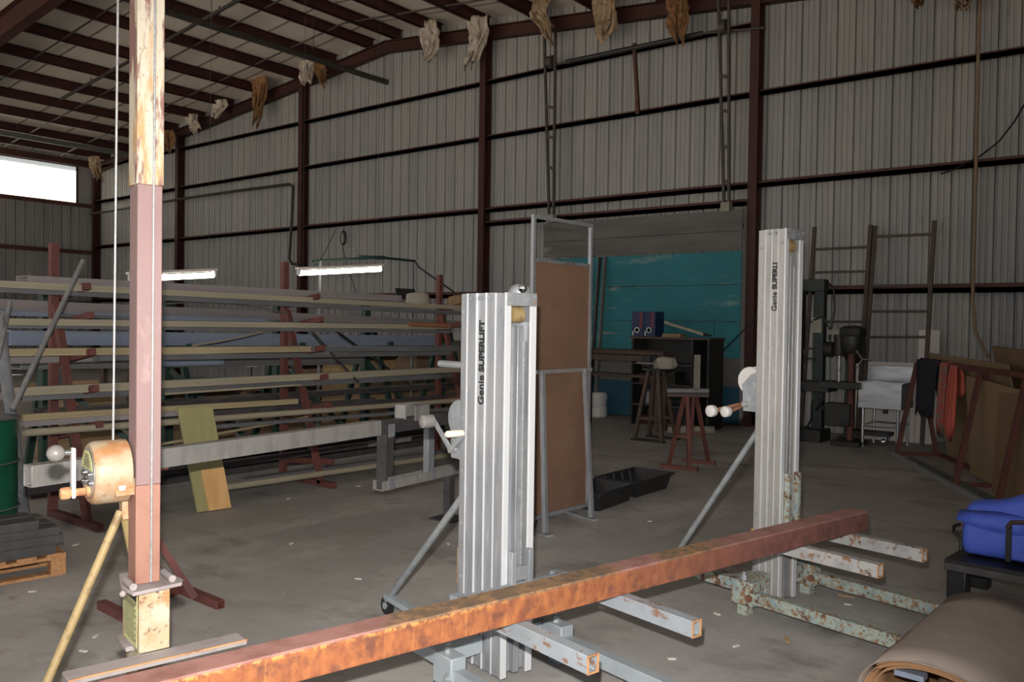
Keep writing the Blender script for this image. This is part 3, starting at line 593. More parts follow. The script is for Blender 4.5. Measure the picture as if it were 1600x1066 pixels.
C1 = oz(781,1062,.03); C2 = oz(1215,941,.03)
L1 = superlift(C1, .31, .165, 1.632, 4, 'squat aluminium lift with four broad mast strips and a beige crank handle', M['alu'], M['greypaint'], (-.22, .31), .78, M['greyrust'], .72,
    dict(z=1.075, r=.085, off=.055, mat=M['galv'], arm=M['galv'], cranks=[(-.135,.115,.07,M['knob'],.030),(.10,.085,.095,M['handle'],.0145)]), .79, .72, .56,
    (.143, 1.155, .054, ('Genie', 'SUPERLIFT', .142, .96)))
q = MB(); h = C1-F*.30+SD*.07; h.z = 1.312; q.tube(h, h-F*.27, .0165, .004, 14); q.build('push_handle', M['galv'], L1)
q = MB(); c = C1-F*.15+SD*.20; c.z = 1.632; q.lathe(c-Z*.002, Z, [(.05,0),(.05,.01),(.047,.025),(.036,.04),(.02,.047),(.003,.049)], 20); q.build('top_cap', M['galv'], L1)
q = MB(); c = C1-F*.045+SD*.13; c.z = 1.655; q.ball(c, .019, 14); q.build('top_knob', M['chrome'], L1)
q = MB(); q.cbox(C1-F*.315+SD*.02+Z*.40, F*.02, SD*.03, Z*.16); q.build('rusty_catch', M['creamrust'], L1, bev=.003)

L2 = superlift(C2, .165, .165, 2.035, 3, 'tall slim aluminium lift on legs of chipped pale teal paint', M['alu2'], M['tealrust'], (-.22, .215), .69, M['whiterust'], .78,
    dict(z=1.205, r=.078, off=.065, mat=M['white'], arm=M['rustbrown'], cranks=[(-.20,-.055,.05,M['white'],.033),(-.10,-.05,.05,M['white'],.030)]), .97, .62, .72,
    (.0455, 1.592, .044, ('Genie', 'SUPERLI', .118, 1.02)))
q = MB(); q.cbox(C2-F*.17+SD*.02+Z*.31, F*.02, SD*.03, Z*.10); q.build('yellow_tag', M['yellow'], L2, bev=.003)

# ------------------------------------------------------------------ old rusty crank lift on the left
Lc = oz(217,1023,.53)
t = thing('mast_lift', 'very tall rusty square-tube lift mast with a cream crank winch', 'lift', (Lc.x, Lc.y, 0)); RL = t
def lp(a, b, z): return V((Lc.x, Lc.y, 0)) - F*a + SD*b + Z*z       # a back from front face, b along row
q = MB(); q.pbox(lp(.178,0,.53), F*.178, SD*.0865, Z*.18); q.build('foot_box', M['creambox'], t, bev=.003)
q = MB(); q.prism([lp(-.028,-.024,.71), lp(-.010,.117,.71), lp(.016,.13,.71), lp(.16,.113,.71), lp(.194,-.008,.71), lp(.05,-.036,.71)], Z*.011); q.build('flange_plate', M['plate'], t, bev=.002)
q = MB(); q.pbox(lp(.121,.0,.721), F*.081, SD*.0695, Z*.291); q.build('column_foot', M['primerlow'], t, bev=.003)
q = MB(); q.pbox(lp(.121,.0,1.012), F*.0813, SD*.07, Z*.881); q.build('column_lower', M['primer'], t, bev=.003)
q = MB(); q.pbox(lp(.125,-.003,1.893), F*.087, SD*.076, Z*1.25); q.build('column_upper', M['cream'], t, bev=.003)
q = MB(); q.cyl(lp(.0355,.042,.725), lp(.033,.0445,3.14), .0034, n=8); q.build('front_cable', M['cable'], t)
for (a, b) in ((.008,-.018),(.024,.095)):
    q = MB(); q.cyl(lp(a-.016,b,.731), lp(a+.065,b,.731), .0105, n=12); q.build('clamp_rod', M['plate'], t)
q = MB(); q.ball(lp(.036,-.035,.704), .010); q.build('clamp_nut', M['plate'], t)
# yellow instruction label on the box flank
q = MB(); q.pbox(lp(.154,-.001,.542), F*.134, SD*.001, Z*.154); lb = q.build('instruction_label', M['ylabel'], t)
q = MB(); q.pbox(lp(.151,-.0015,.674), F*.127, SD*.0007, Z*.018); q.build('label_title_bar', M['ink'], lb)
q = MB()
for i in range(17):
    wv = .122-.025*((i*37) % 5)/4; q.pbox(lp(.148,-.0015,.666-.0071*i), F*wv, SD*.0007, Z*(.0034 if i < 3 else .0019))
o = q.build('label_print', M['ink'], lb); o['kind'] = 'stuff'
# cross rail beside the beam, post down to a base frame
q = MB(); q.pbox(lp(.0,-.20,.516), F*.078, SD*.49, Z*.014); q.build('cross_rail', M['plate'], t, bev=.002)
q = MB(); q.pbox(lp(-.078,-.20,.530), F*.006, SD*.49, Z*.004); q.build('rail_edge', M['rustend'], t)
q = MB(); q.pbox(lp(.194,-.016,.516), F*.119, SD*.12, Z*.014); q.build('base_plate', M['plate'], t, bev=.002)
q = MB(); q.pbox(lp(.162,.008,.06), F*.12, SD*.07, Z*.456); q.build('lower_post', M['creambox'], t)
for b in (-.28, .30):
    q = MB(); q.rtube(lp(.30,b,.031), lp(-.45,b,.031), .05, .06, .004); q.build('base_leg', M['khaki'], t)
q = MB(); q.rtube(lp(.10,-.31,.086), lp(.10,.33,.086), .05, .05, .004); q.build('base_cross_bar', M['khaki'], t)
for b in (-.17, .25):                      # fork arms carrying the beam
    q = MB(); q.rtube(lp(.05,b,.399), lp(-.26,b,.399), .045, .06, .004); q.build('fork', M['khaki'], t)
q = MB(); q.bar(lp(.035,-.195,.399), lp(.035,.275,.399), .03, .06); q.build('fork_bar', M['khaki'], t)
# winch
wc = lp(.133, 0, 1.047)
wa = -SD
q = MB(); q.lathe(wc-SD*.004, wa, [(.087,0),(.093,.003),(.093,.085),(.0905,.095),(.084,.102),(.003,.103)], 40); q.build('winch_housing', M['creamrust'], t)
fc = wc-SD*.107
q = MB(); q.lathe(fc+SD*.002, wa, [(.074,0),(.074,.0025),(.0025,.003)], 36); q.build('winch_face', M['steel'], t)
q = MB(); nn = 14
poly = [fc-SD*.003+F*(.069*math.cos(a_))+Z*(.069*math.sin(a_)) for a_ in [math.radians(12+156*i/nn) for i in range(nn+1)]]
q.prism(poly, -SD*.001); wlb = q.build('winch_label', M['ylabel'], t)
q = MB()
for i in range(6): q.pbox(fc-SD*.0046-F*(.04-.003*i)+Z*(.021+.0065*i), F*(.08-.0065*i), SD*.0005, Z*.0024)
o = q.build('label_print', M['ink'], wlb); o['kind'] = 'stuff'
for (a_, b_, r_) in ((-.045,-.004,.009),(-.008,-.01,.011),(-.045,-.028,.008),(.016,-.036,.010),(.036,-.024,.009),(.024,.0,.007)):
    q = MB(); p = fc+F*a_+Z*b_; q.cyl(p, p-SD*.008, r_, n=12); q.build('face_bolt', M['chrome'], t)
sh = fc-Z*.05+F*.012
q = MB(); q.lathe(sh, wa, [(.0195,0),(.0195,.01),(.0115,.0115),(.0115,.057),(.0025,.0575)], 18); q.build('crank_shaft', M['rustend'], t)
q = MB(); q.lathe(sh, wa, [(.018,.052),(.018,.071),(.0145,.076),(.0025,.077)], 8); q.build('crank_nut', M['rustend'], t)
ka = sh-SD*.042; kb = ka+Z*.117-F*.004
q = MB(); q.bar(ka-Z*.016, kb+Z*.013, .0115, .0275, up=F); q.build('crank_arm', M['white'], t, bev=.004)
q = MB(); q.cyl(kb, kb-SD*.028, .009, n=12); q.build('crank_pin', M['chrome'], t)
q = MB(); q.ball(kb-SD*.0445, .0243, 22); q.build('crank_ball', M['knob'], t)
q = MB(); q.prism([lp(.125,-.016,1.095), lp(.125,-.016,.935), lp(.117,-.016,.90), lp(.154,-.016,.917), lp(.174,-.016,1.0), lp(.174,-.016,1.095)], SD*.018); q.build('winch_bracket', M['creamrust'], t, bev=.002)
q = MB(); q.pbox(lp(.05,-.052,.985), -F*.05, SD*.052, Z*.05); q.build('winch_clamp', M['creamrust'], t, bev=.002)
q = MB(); q.cyl(lp(.05,-.036,1.012), lp(.05,-.036,1.012)+F*.005, .0105, n=12); q.build('bracket_bolt', M['galv'], t)
q = MB(); q.pipe([wc-SD*.04+Z*.09, lp(.105,-.036,3.14)], .0034, 8); q.build('lift_cable', M['cable'], t)
kn = lp(.243, .081, .906); q = MB(); q.ball(kn, .018, 16); q.build('rear_knob', M['greymet'], t)
q = MB(); q.cyl(kn, lp(.121,.035,.906), .006, n=8); q.build('knob_stem', M['steel'], t)
# slanting brace tubes
b0 = lp(.133,-.018,.925); f1_ = lp(.06,-.42,.02); f2_ = lp(.50,.24,.02)
q = MB(); q.cyl(b0, f1_, .0125, n=14); q.build('brace_tube', M['khaki'], t)
q = MB(); q.cyl(b0-F*.01+SD*.01, f2_, .0125, n=14); q.build('brace_tube', M['khaki'], t)
for p in (f1_, f2_):
    q = MB(); q.cyl(V((p.x,p.y,0)), p, .028, n=14); q.build('brace_foot', M['khaki'], t)

# ------------------------------------------------------------------ the long rusty beam
BW, BH = .104, .101
n0 = oz(560,991,.531); s0 = V((.238,.971,0)).normalized()
st = n0 - s0*((n0.y-.77)/s0.y); en = (4.68-.77)/s0.y
q = MB(); q.rtube((-BW/2, 0, -BH/2), (-BW/2, en, -BH/2), BW, BH, .008)
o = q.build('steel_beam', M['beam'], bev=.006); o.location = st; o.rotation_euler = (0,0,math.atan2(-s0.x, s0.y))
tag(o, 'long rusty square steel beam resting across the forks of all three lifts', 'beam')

# ================================================================== RED AND GREEN MATERIAL RACKS (left)
XP = -6.6
def red_frame(Y, lab):
    t = thing('rack_frame', lab, 'rack', (XP, Y, 0), 'red rack frames')
    q = MB(); q.rtube((XP, Y, 0), (XP, Y, 2.06), .055, .055, .004, up=V((1,0,0))); q.build('post', M['redsteel'], t)
    q = MB(); q.bar((XP+.04, Y+.0, 1.60), (-6.04, Y, .03), .05, .05, up=V((0,1,0))); q.build('front_leg', M['redsteel'], t)
    q = MB(); q.bar((XP-.04, Y, .03), (-5.85, Y, .03), .05, .05); q.build('foot_bar', M['redsteel'], t)
    for z0, z1, xt in ((1.655,1.735,-6.17),(1.445,1.525,-6.12),(1.165,1.26,-6.09),(.90,1.0,-6.04),(.60,.745,-5.98),(.17,.23,-5.95)):
        q = MB(); q.bar((XP-.02, Y+.055, z0), (xt, Y+.055, z1), .045, .05); q.build('arm', M['redsteel'], t)
    return t
red_frame(2.82, 'red steel rack frame standing nearest the green drum')
red_frame(4.91, 'red steel rack frame in the middle of the stacked extrusions')
red_frame(7.05, 'red steel rack frame half hidden behind the squat lift mast')
def green_frame(Y, lab):
    t = thing('rack_frame', lab, 'rack', (-7.8, Y, 0), 'dark green rack frames')
    q = MB(); q.bar((-7.8, Y, 0), (-7.8, Y, 1.76), .09, .09); q.build('post', M['greensteel'], t)
    for sx in (-1, 1):
        q = MB(); q.bar((-7.8+.045*sx, Y+.06, 1.5), (-7.8+.55*sx, Y+.06, .04), .06, .05); q.build('spread_leg', M['greensteel'], t)
    for z0 in (1.20, .86, .5):
        q = MB(); q.bar((-7.75, Y-.07, z0), (-7.25, Y-.07, z0+.05), .045, .05); q.build('arm', M['greensteel'], t)
    q = MB(); q.bar((-7.75, Y, 1.0), (-7.45, Y+.9, .1), .04, .05); q.build('diagonal_brace', M['greensteel'], t)
    q = MB(); q.bar((-8.4, Y+.0, .03), (-7.2, Y, .03), .06, .06); q.build('foot_bar', M['greensteel'], t)
    return t
for Y, lab in ((3.27,'dark green rack frame directly behind the frame by the green drum'), (4.41,'dark green rack frame just right of the tall rusty mast'), (5.72,'dark green rack frame below the hanging fluorescent lamp'), (7.01,'dark green rack frame beyond the lamp end'), (8.38,'dark green rack frame farthest along towards the squat lift')):
    green_frame(Y, lab)

# long stock lying on the arms: pixel ends of the upper edge, depth in px, plane X, material, form
def stock(x0, y0, x1, y1, th, X, mat, form, lab, wd=None, name='metal_stock', cat='stock', sag=0):
    a = ox(x0, y0, X); b = ox(x1, y1, X); h = th*((a+b)/2-CAM).dot(FWD)/FPX; wd = wd or h
    a -= Z*h/2; b -= Z*h/2; q = MB(); mid = (a+b)/2
    if form == 'tube': q.rtube(a, b, wd, h, min(h, wd)*.12)
    elif form == 'pipe': q.tube(a, b, h/2, h*.1, 14)
    elif form == 'rod':
        pts = [a.lerp(b, k/8) - Z*sag*math.sin(PI*k/8) for k in range(9)]; q.pipe(pts, h/2, 8)
    elif form == 'chan': q.chan(a-Z*h/2, b-Z*h/2, wd, h, h*.18, V((1,0,0)), Z)
    elif form == 'step':
        q.prism([a+V((-wd/2,0,-h/2)), a+V((wd/2,0,-h/2)), a+V((wd/2,0,-h*.15)), a+V((wd*.42,0,-h*.15)), a+V((wd*.42,0,.05*h)), a+V((wd/2,0,.05*h)), a+V((wd/2,0,h/2)), a+V((-wd/2,0,h/2))], b-a)
    return tag(q.build(name, M[mat], loc=(mid.x, mid.y, mid.z-h/2)), lab, cat, 'long stock on the racks')
SK = [
 (34,431,617,462,11,-6.42,'mauve','tube','wide mauve grey box extrusion on top of the whole rack',.20),
 (-30,437,722,478,8,-6.25,'beige','step','long stepped beige extrusion along the top shelf edge',.06),
 (-30,446,722,487,7,-6.33,'greymet','tube','dark grey tube standing in for shade under the top beige extrusion',.10),  # dark strip added in place of the shade below the extrusion
 (-30,497,700,508,8,-6.2,'beige','step','stepped beige extrusion along the second shelf',.06),
 (-30,504,700,516,6,-6.3,'greymet','tube','dull grey tube beside the second shelf extrusion',.09),
 (95,490,247,497,5,-6.4,'greymet','pipe','short grey pipe above the second shelf',None),
 (10,545,482,541,10,-6.18,'tan','step','yellow tan extrusion along the third shelf',.07),
 (480,541,716,541,8,-6.22,'greymet','step','greyer extrusion continuing the third shelf to the lift',.07),
 (150,555,700,549,7,-6.35,'greymet','tube','dark tube under the third shelf tan extrusion',.1),
 (18,606,716,573,10,-6.14,'beige','step','broad beige extrusion along the fourth shelf',.06),
 (30,616,700,584,8,-6.25,'greymet','tube','dark grey tube tucked below the fourth shelf',.12),
 (258,614,470,600,3.5,-6.1,'beige','rod','thin pale rod under the fourth shelf',None),
 (33,647.5,463,623,9,-6.08,'tan','step','yellow tan extrusion with a cut end on the fifth shelf',.06),
 (35,658.4,292,641,8,-6.05,'mauve','tube','short mauve grey tube on the fifth shelf',.05),
 (37,671.3,716,622,9,-6.02,'beige','pipe','long beige pipe along the fifth shelf',None),
 (330,664,716,636,5,-6.15,'greymet','tube','slim grey tube below the long beige pipe',.05),
 (350,757,716,706,9,-5.98,'beige','pipe','beige pipe on the lowest arms near the floor',None),
 (380,748,716,700,6,-6.12,'greymet','tube','grey tube behind the lowest beige pipe',.08),
 (-30,466,722,502,13,-7.55,'mauve','tube','deep mauve grey channel on the green rack top',.22),
 (-30,484,415,498,7,-7.35,'bluegrey','tube','pale blue grey tube on the green rack',.08),
 (10,516,682,525,18,-7.4,'bluegrey','tube','big blue grey box duct along the green rack',.18),
 (25,559,560,556,15,-7.35,'greymet','tube','broad dull grey duct low on the green rack',.2),
 (230,563,345,561,9,-7.15,'bluegrey','tube','short bluish wrapped tube on the grey duct',.1),
 (60,640,700,598,8,-7.3,'steeldk','tube','black tube on the green rack lower arms',.2),
]
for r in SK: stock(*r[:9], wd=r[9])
stock(640,503,700,506,7,-6.12,'copper','pipe','short copper pipe on the second shelf by the squat lift', name='copper_pipe', cat='pipe')
_rl = random.Random(4)
for lev, zc_, nm in ((1.39,'second',0),(1.12,'third',0),(.86,'fourth',0),(.60,'fifth',0),(.16,'lowest',0)):
    for k in range(3):
        X = -6.535+.062*k; h = _rl.choice((.03,.04,.05,.06)); y0_ = _rl.uniform(2.0, 3.4); y1_ = _rl.uniform(5.6, 7.6); z = lev+(X+6.6)*.16+.035
        q = MB(); q.rtube((X, y0_, z+h/2), (X, y1_, z+h/2), _rl.choice((.035,.045,.055)), h, .004)
        tag(q.build('metal_stock', M[_rl.choice(('greymet','steeldk','mauve','greymet','steeldk'))], loc=(X, (y0_+y1_)/2, z)), 'dull tube lying behind the front stock on the '+zc_+' shelf', 'stock', 'dull tubes on the '+zc_+' shelf')
for k in range(9):
    X = -8.3+.22*k if k < 6 else -8.2+.3*(k-6); z = 0 if k < 6 else .065; y0_ = 2.9+_rl.uniform(0,.8); y1_ = 7.6+_rl.uniform(-1.2,.4)
    q = MB(); q.chan((X, y0_, z), (X, y1_, z), .16, .06, .008, V((1,0,0)), Z)
    tag(q.build('floor_stock', M['steeldk'], loc=(X, (y0_+y1_)/2, z)), 'dark steel channel lying on the floor under the racks' if k < 6 else 'dark steel channel lying on top of the floor channels under the racks', 'channel', 'steel channels on the floor' if k < 6 else 'steel channels in the upper layer')
# slender loose rods leaning through the rack
def rod(p0, p1, r, mat, lab, name='thin_rod', sag=0, cat='rod'):
    p0, p1 = V(p0), V(p1); q = MB(); q.pipe([p0.lerp(p1, k/8)-Z*sag*math.sin(PI*k/8) for k in range(9)], r, 7)
    return tag(q.build(name, M[mat], loc=p0), lab, cat, 'loose rods about the rack')
rod(ox(249,695,-6.13), ox(480,652,-6.18), .012, 'tan', 'thin tan rod slanting up past the leaning plank')
rod(ox(300,540,-6.45), ox(445,508,-6.45), .008, 'beige', 'thin beige rod bowing up to the middle red frame', sag=.02)
rod(ox(478,508,-6.3), ox(560,598,-6.1), .012, 'blkm', 'black rod slanting down through the rack beside the middle frame')
rod(ox(512,508,-6.5), ox(640,600,-6.4), .012, 'blkm', 'second black rod slanting down farther right through the rack')
rod(ox(250,475,-6.5), ox(450,490,-6.5), .006, 'greymet', 'thin arched grey wire above the second shelf', sag=-.05)

# leaning plank with olive film and a bare pine panel, offcut beside it
f0, f1 = oz(302,800,0), oz(352,792,0); n_ = V((1,0,0)); tp0, tp1 = ox(276,655,-6.0), ox(325,652,-6.0)
ax = (f1-f0); upv = ((tp0+tp1)/2-(f0+f1)/2)*1.12; nn_ = ax.cross(upv).normalized()
if nn_.x < 0: nn_ = -nn_
t = thing('leaning_plank', 'olive film-wrapped plank with a bare pine lower panel leaning on the rack', 'plank', tuple((f0+f1)/2))
base_ = f0-ax*.02+nn_*.02+V((.03,0,.004))
q = MB(); q.pbox(base_, ax*1.04, upv, nn_*.03); q.build('film_board', M['film'], t, bev=.003)
q = MB(); q.pbox(base_+ax*.32+nn_*.0305, ax*.70, upv*.40, nn_*.014); q.build('pine_panel', M['pine'], t, bev=.002)
q = MB(); p = oz(258,775,.02); q.pbox(p+V((-.3,0,0)), V((.02,.10,0)), V((-.1,-.02,.24)), V((.05,-.01,.02)))
tag(q.build('steel_offcut', M['redsteel'], loc=p), 'short red oxide steel offcut leaning just right of the rusty mast', 'offcut')

# clutter in the dark behind the racks
def crate(px, py, X, w, d, h, mat, lab, cat='box', name='carton', flaps=True):
    p = ox(px, py, X); z0 = 0
    t = thing(name, lab, cat, (p.x, p.y, 0), 'cartons and crates behind the racks')
    q = MB(); q.rtube((p.x,p.y,0), (p.x,p.y,h), d, w, .012, up=V((1,0,0))); q.build('sides', M[mat], t)
    q = MB(); q.cbox((p.x,p.y,.01), (d-.02,0,0), (0,w-.02,0), (0,0,.02)); q.build('bottom', M[mat], t)
    if flaps:
        for sg in (-1, 1):
            q = MB(); q.pbox((p.x+sg*d/2-(.003 if sg > 0 else 0), p.y-w/2, h), (.003*1,0,0), (0,w,0), (sg*.14,0,.1)); q.build('flap', M[mat], t)
    return t
crate(560,585,-9.3,.9,.6,.95,'card','tall brown carton behind the middle of the racks')
crate(470,590,-10.25,.7,.5,.80,'dimbox','dull brown carton behind the middle red frame')
crate(430,640,-9.4,.8,.6,.55,'dimbox','low brown carton left of the tall carton')
crate(640,585,-9.6,.9,.6,1.05,'dimbox','large dark carton beyond the hanging lamp')
crate(300,640,-9.2,.9,.6,.6,'dimbox','low carton seen below the fourth shelf beside the rusty mast')
crate(120,640,-9.2,.8,.5,.7,'card','tan carton seen between the shelves behind the drum')
crate(735,600,-9.6,.7,.6,1.1,'dimbox','dark carton beside the squat lift behind the racks')
def bench(y0, y1, X, z, lab):
    t = thing('work_table', lab, 'table', (X, (y0+y1)/2, 0), 'long tables behind the racks')
    q = MB(); q.box(X-.4, X+.4, y0, y1, z-.05, z); q.build('table_top', M['dimbox'], t)
    for yy in (y0+.06, y1-.06):
        for xx in (X-.35, X+.35):
            q = MB(); q.box(xx-.03, xx+.03, yy-.03, yy+.03, 0, z-.05); q.build('leg', M['rackbrown'], t)
    return t
bench(5.6, 8.4, -11.3, .95, 'long brown table in the dark beyond the cartons')
bench(8.8, 11.0, -11.3, .95, 'brown table farther back in front of the ribbed wall')
def lampshade(px, py, X, r0, r1, h, mat, name, lab, cat, z):
    p = ox(px, py, X); q = MB(); q.lathe((p.x, p.y, z), Z, [(r0*.97,.0),(r0,.004),(r1,h),(r1*.9,h)], 20)
    return tag(q.build(name, M[mat], loc=(p.x,p.y,z)), lab, cat)
for px, z_, lab in ((595,.95,'white bucket on the long brown table'), (655,.95,'white bucket at the far end of the long brown table')):
    lampshade(px, 560, -11.3, .10, .13, .26, 'white', 'bucket', lab, 'bucket', z_)
t = thing('white_lampshade', 'small white conical lampshade standing on a low carton under the third shelf', 'lampshade', (0,0,0))
p = ox(393,580,-9.4); t.location = (p.x, p.y, .55); t['_o'] = (p.x, p.y, .55)
q = MB(); q.lathe((p.x,p.y,.56), Z, [(.075,.34),(.073,.34),(.055,.46),(.057,.46)], 20); q.build('shade', M['white'], t)
q = MB(); q.cyl((p.x,p.y,.55), (p.x,p.y,.92), .012, n=8); q.cyl((p.x,p.y,.55), (p.x,p.y,.565), .06, n=14); q.build('stem', M['blkm'], t)
# things lying on the far end of the top shelf
def blob(c, sx, sy, sz, seed, mat, name, lab, cat, grp=None):
    rnd = random.Random(seed); bm = bmesh.new(); bmesh.ops.create_icosphere(bm, subdivisions=3, radius=1)
    from mathutils import noise as mn
    for v in bm.verts:
        n = mn.noise(v.co*1.6+V((seed,0,0)))*.35; v.co = v.co*(1+n)
        if v.co.z < -.55: v.co.z = -.55
        v.co = V((v.co.x*sx, v.co.y*sy, (v.co.z+.55)*sz))
    me = bpy.data.meshes.new(name); bm.to_mesh(me); bm.free()
    for p in me.polygons: p.use_smooth = True
    me.materials.append(M[mat]); o = bpy.data.objects.new(name, me); C.objects.link(o); o.location = c; o['_o'] = tuple(c)
    return tag(o, lab, cat, grp)
p = ox(655,477,-6.45); blob((-6.45, 6.55, p.z-.02), .13, .16, .10, 3, 'rag', 'rag_bundle', 'grey beige rag bundle on the far end of the top shelf', 'rag')
p = ox(690,480,-6.5); blob((-6.5, 7.0+.25, p.z-.02), .12, .13, .11, 5, 'card', 'paper_sack', 'crumpled brown sack on the top shelf next to the squat lift', 'sack')
t = thing('tool_case', 'black open tool case on the top shelf left of the rag bundle', 'case', (0,0,0)); c = ox(645,472,-6.55); t.location = c; t['_o'] = tuple(c)
q = MB(); q.cbox((c.x, c.y, c.z+.0), (.2,0,0), (0,.30,0), (0,0,.06)); q.build('case_body', M['blkm'], t, bev=.006)
q = MB(); q.pbox((c.x-.1, c.y-.15, c.z+.03), (.012,0,0), (0,.30,0), (-.03,0,.12)); q.build('case_lid', M['blkm'], t)

# ------------------------------------------------------------------ hanging fluorescent lamps
def fluoro(x0, y0, x1, y1, X, lab):
    a, b = ox(x0, y0, X), ox(x1, y1, X); d = (b-a).normalized()
    t = thing('fluorescent_lamp', lab, 'lamp', tuple((a+b)/2), 'hanging fluorescent lamps')
    q = MB(); q.cyl(a, b, .03, n=14); q.build('tube', M['tubelight'], t)
    q = MB(); q.bar(a+Z*.058-d*.04, b+Z*.058+d*.04, .07, .03); q.build('fixture', M['offwhite'], t, bev=.005)
    for p, s in ((a, -1), (b, 1)):
        q = MB(); q.cbox(p+d*s*.012+Z*.015, d*.025, V((.05,0,0)), Z*.07); q.build('tube_holder', M['white'], t)
        q = MB(); k = p+Z*.07-d*s*.05; q.cyl(k, k+Z*(zr(k.x, 7.38)-k.z), .002, n=6); q.build('suspension_wire', M['rodm'], t)
    return t
fluoro(205,436,333,430,-8.2,'lit fluorescent tube lamp hanging right behind the rusty mast')
fluoro(468,427,594,421,-8.2,'lit fluorescent tube lamp hanging in the open above the racks')
# rods and coiled wire on the wall above the racks
t = thing('wire_coil', 'coil of dark wire with loose tails hung on the girt above the racks', 'wire', (0,0,0))
Y = D-.22; c = oy(535,372,Y)
for k in range(4):
    q = MB(); q.pipe([c+V((math.cos(a_)*(.07+.01*k), .01*k, math.sin(a_)*(.13+.01*k))) for a_ in [2*PI*i/18 for i in range(19)]], .009, 6); q.build('loop', M['blkm'], t)
q = MB(); q.pipe([oy(x,y,Y) for x,y in ((524,360),(510,390),(492,420))], .008, 6); q.build('tail', M['blkm'], t)
q = MB(); q.pipe([oy(x,y,Y) for x,y in ((535,386),(545,425),(558,460))], .008, 6); q.build('tail', M['blkm'], t)
t = thing('lamp_rail', 'thin jointed green rail strung above the racks behind the hanging lamp', 'rail', (0,0,0))
Xr = -8.6
q = MB(); q.pipe([ox(x,y,Xr) for x,y in ((488,409),(505,407),(565,404),(590,402),(648,408))], .018, 8); q.build('rail', M['greensteel'], t)
q = MB(); q.bar(ox(562,402,Xr), ox(600,403,Xr), .05, .05); q.build('joint', M['greensteel'], t)
q = MB(); q.pipe([ox(x,y,Xr) for x,y in ((648,408),(655,418),(710,457))], .010, 6); q.build('cord', M['blkm'], t)
q = MB(); a = ox(645,410,Xr); q.cyl(a, (a.x, a.y, 0), .022, n=8); q.build('stanchion', M['greymet'], t)
q = MB(); a = ox(500,408,Xr); q.cyl(a, (a.x, a.y, 0), .022, n=8); q.build('stanchion', M['greymet'], t)

# ================================================================== LEFT EDGE
# green drum
dc = oz(-10,808,0); dc = V((-5.95, 2.07, 0))
t = thing('oil_drum', 'dark green steel drum holding pipes at the end of the racks', 'drum', tuple(dc))
R_ = .235; Hh = .86
q = MB(); q.lathe(dc, Z, [(R_*.9,.0),(R_,.0),(R_,.27),(R_+.012,.285),(R_,.30),(R_,.56),(R_+.012,.575),(R_,.59),(R_,Hh-.015),(R_+.012,Hh-.005),(R_,Hh),(R_-.01,Hh),(R_-.012,.02),(.01,.02)], 40); q.build('drum_shell', M['green_drum'], t)
q = MB(); q.lathe(dc, Z, [(R_+.004,Hh-.012),(R_+.016,Hh-.006),(R_+.004,Hh)], 40); q.build('rim', M['greymet'], t)
for hz in (.285,.575):
    q = MB(); q.lathe(dc, Z, [(R_+.006,hz-.006),(R_+.015,hz),(R_+.006,hz+.006)], 40); q.build('hoop', M['greymet'], t)
def lean(p0, p1, r, mat, lab, name='leaning_pipe'):
    q = MB(); q.tube(p0, p1, r, r*.2, 16); return tag(q.build(name, M[mat], loc=p0), lab, 'pipe', 'pipes leaning at the end of the racks')
lean(oz(40,814,.0)+Z*.02, ox(-4,490,-5.75), .036, 'alu', 'fat aluminium pipe leaning upright against the end of the racks')
lean(ox(20,640,-5.68), ox(130,407,-5.95), .017, 'greymet', 'slim grey pipe slanting steeply out of the drum across the racks')
lean(ox(-2,560,-5.7), ox(16,472,-5.85), .013, 'greymet', 'thin grey pipe standing almost upright in the drum')
# pallet with steel bars
pc = V((-5.08, 2.02, 0)); pdx = V((.10,.62,0)).normalized(); pdy = V((pdx.y,-pdx.x,0))
e0 = oz(103,897,0); e1 = oz(20,912,0); pd = (e0-e1).normalized(); pn = V((-pd.y, pd.x, 0))
if pn.x > 0: pn = -pn
t = thing('pallet', 'low wooden pallet under the stack of dark steel bars', 'pallet', tuple(e0))
for k in range(3):
    q = MB(); q.pbox(e0-pd*.9+pn*(.0+.25*k), pd*.9, pn*.07, Z*.016); q.build('bottom_board', M['wood'], t)
for k in range(3):
    for kk in (0, .41, .82):
        q = MB(); q.pbox(e0-pd*(.08+kk)+pn*(.25*k), pd*.08, pn*.07, Z*.078+V((0,0,0))); 
        q.v = [v+Z*.016 for v in q.v]; q.build('block', M['wood'], t)
for k in range(3):
    q = MB(); q.pbox(e0-pd*.9+pn*(.25*k)+Z*.094, pd*.9, pn*.07, Z*.018); q.build('stringer', M['wood'], t)
for k in range(6):
    q = MB(); q.pbox(e0-pd*(.10+.155*k)+Z*.112, pd*.10, pn*.57, Z*.016); q.build('top_board', M['wood'], t)
zb = .128; rowlab = ['lowest layer', 'second layer', 'third layer', 'top layer']
for r in range(4):
    for k in range(3 if r < 3 else 2):
        hh = (.055,.05,.045,.05)[r]; off = .02+.16*k; ln = (.86,.93,.90,.8)[r]-.03*k; sh = (.05,.01,.03,.14)[r]
        q = MB(); q.rtube(e0-pd*(sh+ln)+pn*(off+.06)+Z*(zb+hh/2), e0-pd*sh+pn*(off+.06)+Z*(zb+hh/2), .13, hh, .006)
        tag(q.build('steel_bar', M['steeldk'], loc=e0+Z*zb), 'dark steel section, '+rowlab[r]+' of the pallet stack, '+('open floor side','inner','rack side')[k if r < 3 else k*2], 'bar', 'dark steel bars on the pallet, '+rowlab[r])
    zb += hh+.002

